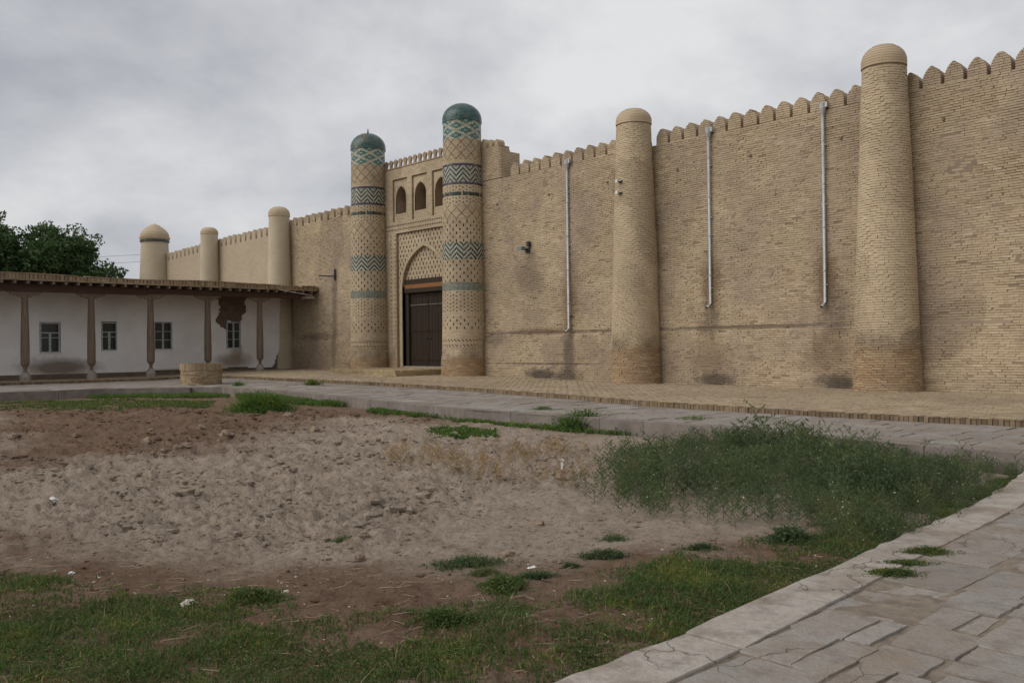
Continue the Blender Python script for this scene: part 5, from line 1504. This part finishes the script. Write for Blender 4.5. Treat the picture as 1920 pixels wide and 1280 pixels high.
weeds('sparse_feathery_weeds', x, y, RV.uniform(.15, .36, len(x)), RV, M_WEED, .1, kind='stuff', label='thin feathery weeds straggling onto bare soil left of the dense patch', cat='weeds')
x, y = scatter(Gp([(690, 855), (760, 835), (900, 838), (1060, 845), (1180, 860), (1230, 880), (1180, 905), (1040, 905), (900, 900), (740, 890)]), 30, RV, .6, (1.2, .38))
weeds('ochre_weeds', x, y, RV.uniform(.1, .26, len(x)), RV, M_DRY, .0, kind='stuff', label='sparse ochre orange weeds in the middle of the dry plot', cat='weeds')
# strips along the far kerb
for nm, pl_, dn, hh, lab, mt in (
    ('kerb_grass', [(690, 766), (830, 768), (1000, 783), (1215, 802), (1230, 812), (1100, 808), (950, 797), (820, 784), (690, 772)], 420, .13, 'green weeds along the foot of the far kerb', M_BUSH),
    ('back_grass', [(440, 735), (560, 737), (655, 750), (650, 760), (560, 757), (450, 748)], 420, .20, 'tufted green weeds at the kerb corner right of the well', M_BUSH),
    ('thin_grass', [(-40, 752), (200, 748), (400, 750), (390, 762), (200, 768), (-40, 766)], 260, .07, 'thin yellowish grass strip crossing the damp soil at left', M_GRASS),
    ('veranda_kerb_grass', [(165, 737), (420, 735), (430, 743), (300, 745), (170, 744)], 420, .14, 'green weeds along the kerb below the veranda', M_BUSH),
    ('pale_grass_patch', [(800, 808), (870, 800), (930, 806), (935, 815), (860, 819), (800, 816)], 700, .09, 'pale green grass patch beyond the ochre weeds', M_BUSH)):
    pg_ = Gp(pl_)
    x, y = scatter(pg_, dn, RV, .4, (1.1, .3)); z = soil_z(x, y)
    h = RV.uniform(.4, 1, len(x))*hh*(.6+.8*fbm(x, y, 1, 3, 70))
    P = np.stack([np.repeat(x, 2)+RV.normal(0, .03, 2*len(x)), np.repeat(y, 2)+RV.normal(0, .03, 2*len(x)), np.repeat(z, 2)+np.repeat(h, 2)*RV.uniform(.1, 1, 2*len(x))], -1)
    veg(nm, [blades(x, y, z, h, RV, .008), leaflets(P, RV.uniform(.015, .035, len(P)), RV)], mt, kind='stuff', label=lab, cat='grass')
# single tufts one can point to
def tuft(name, label, px, py, rx, ry, h, mat, n=260, zfun=None, seed=0):
    r = np.random.default_rng(seed+500); c_ = G(px, py, 0)
    if zfun is not None:
        zz = zfun(c_[0], c_[1])
        for _ in range(8): c_ = G(px, py, float(zz)); zz = zfun(c_[0], c_[1])
    # footprint axes: rx across the view, ry along it
    ax = np.array([RT[0], RT[1]]); ax /= np.linalg.norm(ax); ay = np.array([-ax[1], ax[0]])
    u = r.normal(0, .45, n); v = r.normal(0, .45, n)
    x = c_[0]+ax[0]*u*rx+ay[0]*v*ry; y = c_[1]+ax[1]*u*rx+ay[1]*v*ry
    z = soil_z(x, y) if zfun is None else np.array([float(zfun(a, b)) for a, b in zip(x, y)])
    hh = h*r.uniform(.4, 1, n)*np.exp(-(u*u+v*v)*.8)
    P = np.stack([np.repeat(x, 4)+r.normal(0, .35*h, 4*n)*.5, np.repeat(y, 4)+r.normal(0, .35*h, 4*n)*.5, np.repeat(z, 4)+np.repeat(hh, 4)*r.uniform(.1, 1, 4*n)], -1)
    s_ = np.clip(h*.10, .007, .03)
    veg(name, [blades(x, y, z, hh, r, s_*.3, 1.0), leaflets(P, r.uniform(.6, 1.3, len(P))*s_, r)], mat, label=label, cat='weed', loc=(c_[0], c_[1], float(z.mean())), group='weed tufts', kind='thing')
TUFTS = [('long low weed tuft lying along the edge of dark soil', 880, 1048, .32, .16, .09, M_WEED, 500), ('small round tuft just below the long low tuft', 910, 1067, .12, .08, .07, M_WEED, 220),
         ('large bright tuft at the top of the kerbside lawn', 945, 1095, .16, .16, .10, M_GRASS, 500), ('oval tuft right of the large bright tuft', 1003, 1076, .15, .07, .07, M_WEED, 260),
         ('dense oval tuft alone on the dark soil right of centre', 1132, 1036, .18, .08, .09, M_WEED, 420), ('little tuft left of the dense oval tuft', 1070, 1057, .07, .05, .05, M_WEED, 160),
         ('feathery tuft standing between bare soil and the tall weeds', 1478, 1006, .17, .14, .16, M_WEED, 420), ('small tuft on the soil left of the feathery tuft', 1312, 1020, .16, .06, .07, M_WEED, 240),
         ('bright green bushy weed on damp soil near the well', 490, 767, .8, .6, .62, M_BUSH, 900), ('leafy weed clump against the far kerb', 1092, 800, .5, .35, .5, M_BUSH, 600),
         ('small weeds sprouting on the soil above the tufts', 1150, 1003, .14, .1, .07, M_WEED, 160), ('tuft at the left end of the damp soil edge', 640, 1000, .1, .08, .06, M_WEED, 120),
         ('weed tuft at the top of the bottom left lawn', 480, 1112, .2, .1, .1, M_GRASS, 420), ('dark weed tuft at the lawn tip near the bare gap', 830, 1150, .2, .12, .09, M_GRASS, 460)]
for i, (lab, px, py, rx, ry, h, mt, n) in enumerate(TUFTS): tuft('weed_tuft', lab, px, py, rx, ry, h, mt, n, seed=i)
for i, (lab, px, py, rx, ry, h, mt, n) in enumerate([('nearest green tuft growing from a pavement joint', 1672, 1076, .19, .09, .05, M_GRASS, 620), ('thin low tuft between the two green pavement tufts', 1700, 1056, .2, .08, .035, M_GRASS, 300), ('farther green tuft growing from a pavement joint', 1738, 1036, .19, .09, .06, M_GRASS, 560)]):
    tuft('weed_tuft', lab, px, py, rx, ry, h, mt, n, lambda a, b: float(zn(a, b))+.0, seed=40+i)
for i, (lab, px, py, rx, h) in enumerate([('small weed on the brick platform edge right of the veranda', 586, 722, .35, .3), ('low weed in the far path right of centre', 1300, 786, .35, .1), ('low weed near the middle of the far path', 1018, 768, .3, .12), ('faint weed beside the well', 448, 723, .25, .2), ('tiny weed farther right in the far path', 1430, 783, .2, .06)]):
    tuft('weed_tuft', lab, px, py, rx, rx*.6, h, M_BUSH, 90, lambda a, b: float(zg(a, b))-.09, seed=60+i)

# ------------------------------------------------------------------ clods, pebbles, litter
def rock_mesh(r, n=10, flat=.6, rough=.28, m_=7):
    V = []; F = []; k_ = n
    ph = r.uniform(0, 6.28, 6)
    for i in range(m_+1):
        t_ = math.pi*i/m_
        for j in range(k_):
            a = 2*math.pi*j/k_; d_ = np.array([math.sin(t_)*math.cos(a), math.sin(t_)*math.sin(a), math.cos(t_)])
            q = 1+rough*(math.sin(3*d_[0]+ph[0])*math.cos(2.7*d_[1]+ph[1])+.6*math.sin(5.3*d_[2]+ph[2]+4*d_[0])+.4*math.sin(7*d_[1]+ph[3]))+r.normal(0, .05)
            V.append(d_*q*np.array([1, .8, flat]))
    for i in range(m_):
        for j in range(k_): F.append((i*k_+j, (i+1)*k_+j, (i+1)*k_+(j+1) % k_, i*k_+(j+1) % k_))
    return np.array(V), np.array(F)
k = NT('clod_earth', 0.97, 0.1); nz = k.noise(14, 5, 0.65)
c = k.mix(k.lin(nz, .35, .65), (0.30, 0.225, 0.165), (0.20, 0.145, 0.105)); k.bump(k.noise(40, 4, .7), .6, .02); M_CLOD = k.out(c)
rr = np.random.default_rng(17)
CL = [(540, 777, .14, 'largest earth clod in the group near the back of the plot'), (553, 781, .06, 'small clod touching the largest back clod'), (583, 782, .09, 'pale clod second from the right in the back group'), (583, 790, .06, 'little dark clod under the pale back clod'), (590, 805, .13, 'angular brown clod at the right of the back group'), (566, 803, .08, 'rounded clod left of the angular brown clod'), (543, 807, .06, 'small clod below the largest back clod'),
      (377, 800, .12, 'broad clod left of the back group'), (396, 788, .07, 'small pale clod above the broad clod'), (425, 811, .15, 'long flat clod between the clod groups'), (410, 821, .07, 'dark lump under the long flat clod'), (473, 820, .06, 'dark lump at the centre of the clod field'), (348, 832, .1, 'clod lowest in the left row'), (333, 838, .08, 'rounded clod next to the lowest clod'), (308, 842, .07, 'flat clod at the left row end'), (283, 803, .07, 'clod sitting on the damp soil at left'), (143, 812, .08, 'lone clod at far left on damp soil'), (277, 824, .11, 'dark clod on damp soil left of the row'),
      (674, 1030, .06, 'square brown clod in front on the pale soil'), (1012, 970, .045, 'round stone alone on the pale soil right of centre'), (954, 1026, .05, 'brown lump beside the long low weed tuft'), (1050, 1040, .03, 'small dark lump right of the long low tuft')]
for (px, py, s_, lab) in CL:
    P = G(px, py, 0.02); V, F = rock_mesh(rr); zz = float(soil_z(P[0], P[1]))
    b_ = np_mesh('earth_clod', V*s_, [F], M_CLOD, smooth=False)
    o = bpy.data.objects.new('earth_clod', b_); COL.objects.link(o); o.location = (P[0], P[1], zz+s_*.28); o.rotation_euler = (0, 0, rr.uniform(0, 6))
    tag(o, lab, 'clod', 'loose clods on the plot', 'thing')
# countless crumbs of soil
protos = [rock_mesh(rr, 5, .45, .36, 3) for _ in range(5)]
def crumbs(name, x, y, s_, mat, lab, cat):
    Vs = []; Fs = []; o = 0; z = soil_z(x, y); pid = rr.integers(0, 5, len(x)); an = rr.uniform(0, 6.28, len(x))
    for i in range(5):
        I = np.nonzero(pid == i)[0]; V, F = protos[i]
        if not len(I): continue
        ca, sa_ = np.cos(an[I])[:, None], np.sin(an[I])[:, None]; s2 = s_[I][:, None]
        X = (V[None, :, 0]*ca-V[None, :, 1]*sa_)*s2+x[I][:, None]; Y_ = (V[None, :, 0]*sa_+V[None, :, 1]*ca)*s2+y[I][:, None]; Z_ = V[None, :, 2]*s2+z[I][:, None]+.15*s2
        Vs.append(np.stack([X, Y_, Z_], -1).reshape(-1, 3)); Fs.append((F[None]+(np.arange(len(I))*len(V))[:, None, None]+o).reshape(-1, 4)); o += len(I)*len(V)
    Vs = np.concatenate(Vs); ob = mk(name, Vs, [np.concatenate(Fs)], mat); tag(ob, lab, cat, kind='stuff')
    if mat is M_SOIL:
        fi, fj = [q_.astype(int) for q_ in grid_index(Vs[:, 0], Vs[:, 1])]
        at_ = ob.data.attributes.new('damp', 'FLOAT', 'POINT'); at_.data.foreach_set('value', damp[fi, fj].astype(np.float32))
x, y = scatter(P_CLOD, 115, rr, 1.0, (1.0, .44)); crumbs('soil_crumbs', x, y, np.clip(rr.lognormal(-4.2, .75, len(x)), .006, .10), M_SOIL, 'crumbs and small clods strewn over the dug soil', 'soil crumbs')
x, y = scatter(P_DAMP2, 60, rr, .5); k_ = rr.random(len(x)) < .5
xa, ya = x[k_], y[k_]; x2, y2 = scatter(Gp([(-60, 880), (700, 880), (1130, 880), (1240, 970), (1520, 985), (1300, 1012), (900, 1050), (300, 1030), (-60, 995)]), 70, rr, .5); x = np.r_[xa, x2]; y = np.r_[ya, y2]; k_ = np.ones(len(x), bool)
crumbs('soil_grit', x[k_], y[k_], np.clip(rr.lognormal(-4.6, .55, k_.sum()), .004, .035), M_SOIL, 'fine brown grit on the front of the plot', 'grit')
M_SHARD = plain('pale_shard', (0.55, 0.49, 0.42), 0.85, 0.2, 8)
x, y = scatter(P_DAMP2, 5.0, rr, .5); crumbs('pale_chips', x, y, np.clip(rr.lognormal(-4.6, .35, len(x)), .006, .02), M_SHARD, 'scattered pale chips and shards on the damp soil', 'chips')
# straw and dead stems
x, y = scatter(P_DAMP2, 60, rr, .5); x2, y2 = scatter(Gp([(500, 880), (1130, 870), (1240, 970), (1520, 985), (1300, 1012), (900, 1050), (300, 1030)]), 45, rr, .5, (1.0, .42)); x = np.r_[x, x2]; y = np.r_[y, y2]; n = len(x); z = soil_z(x, y)+.006; a = rr.uniform(0, 6.28, n); L = rr.uniform(.02, .09, n); w = .0018
d_ = np.stack([np.cos(a), np.sin(a)], -1)*L[:, None]; p_ = np.stack([-np.sin(a), np.cos(a)], -1)*w
V = np.stack([np.stack([x-d_[:, 0]-p_[:, 0], y-d_[:, 1]-p_[:, 1], z], -1), np.stack([x+d_[:, 0]-p_[:, 0], y+d_[:, 1]-p_[:, 1], z+.006], -1), np.stack([x+d_[:, 0]+p_[:, 0], y+d_[:, 1]+p_[:, 1], z+.008], -1), np.stack([x-d_[:, 0]+p_[:, 0], y-d_[:, 1]+p_[:, 1], z+.002], -1)], 1)
M_STRAW = plain('straw', (0.34, 0.26, 0.17), 0.9, 0.4, 9, bump=0, col2=(0.09, 0.07, 0.05))
tag(mk('dead_stems', V.reshape(-1, 3), [np.arange(n*4).reshape(-1, 4)], M_STRAW), 'dry stems and straw littering the damp soil', 'straw', kind='stuff')
# a few pieces of litter one can point to
for (px, py, s_, lab, up) in [(1055, 880, .085, 'white plastic scrap standing upright among the ochre weeds', 1), (645, 757, .13, 'crumpled white bag by the kerb right of the bright bush', 0), (99, 936, .06, 'white scrap on the pale soil at left', 0), (352, 1122, .05, 'pale flat stone shard at the lawn edge', 0), (998, 1056, .03, 'white pebble left of the dense oval tuft', 0), (134, 1063, .025, 'white chip on dark soil at far left', 0), (535, 1095, .025, 'pale shard on dark soil left of centre', 0)]:
    P = G(px, py, 0.0); zz = float(soil_z(P[0], P[1])); V, F = rock_mesh(rr, 8, .4, .4); V = V*s_
    if up: V = V[:, [1, 2, 0]]*np.array([.4, .4, 1.1])
    o = bpy.data.objects.new('litter_scrap', np_mesh('litter_scrap', V, [F], M_WPLAS if 'white' in lab else M_SHARD)); COL.objects.link(o)
    o.location = (P[0], P[1], zz+(s_*.9 if up else s_*.2)); o.rotation_euler = (0.1, .2 if up else 0, rr.uniform(0, 6)); tag(o, lab, 'litter', None, 'thing')

# ------------------------------------------------------------------ done
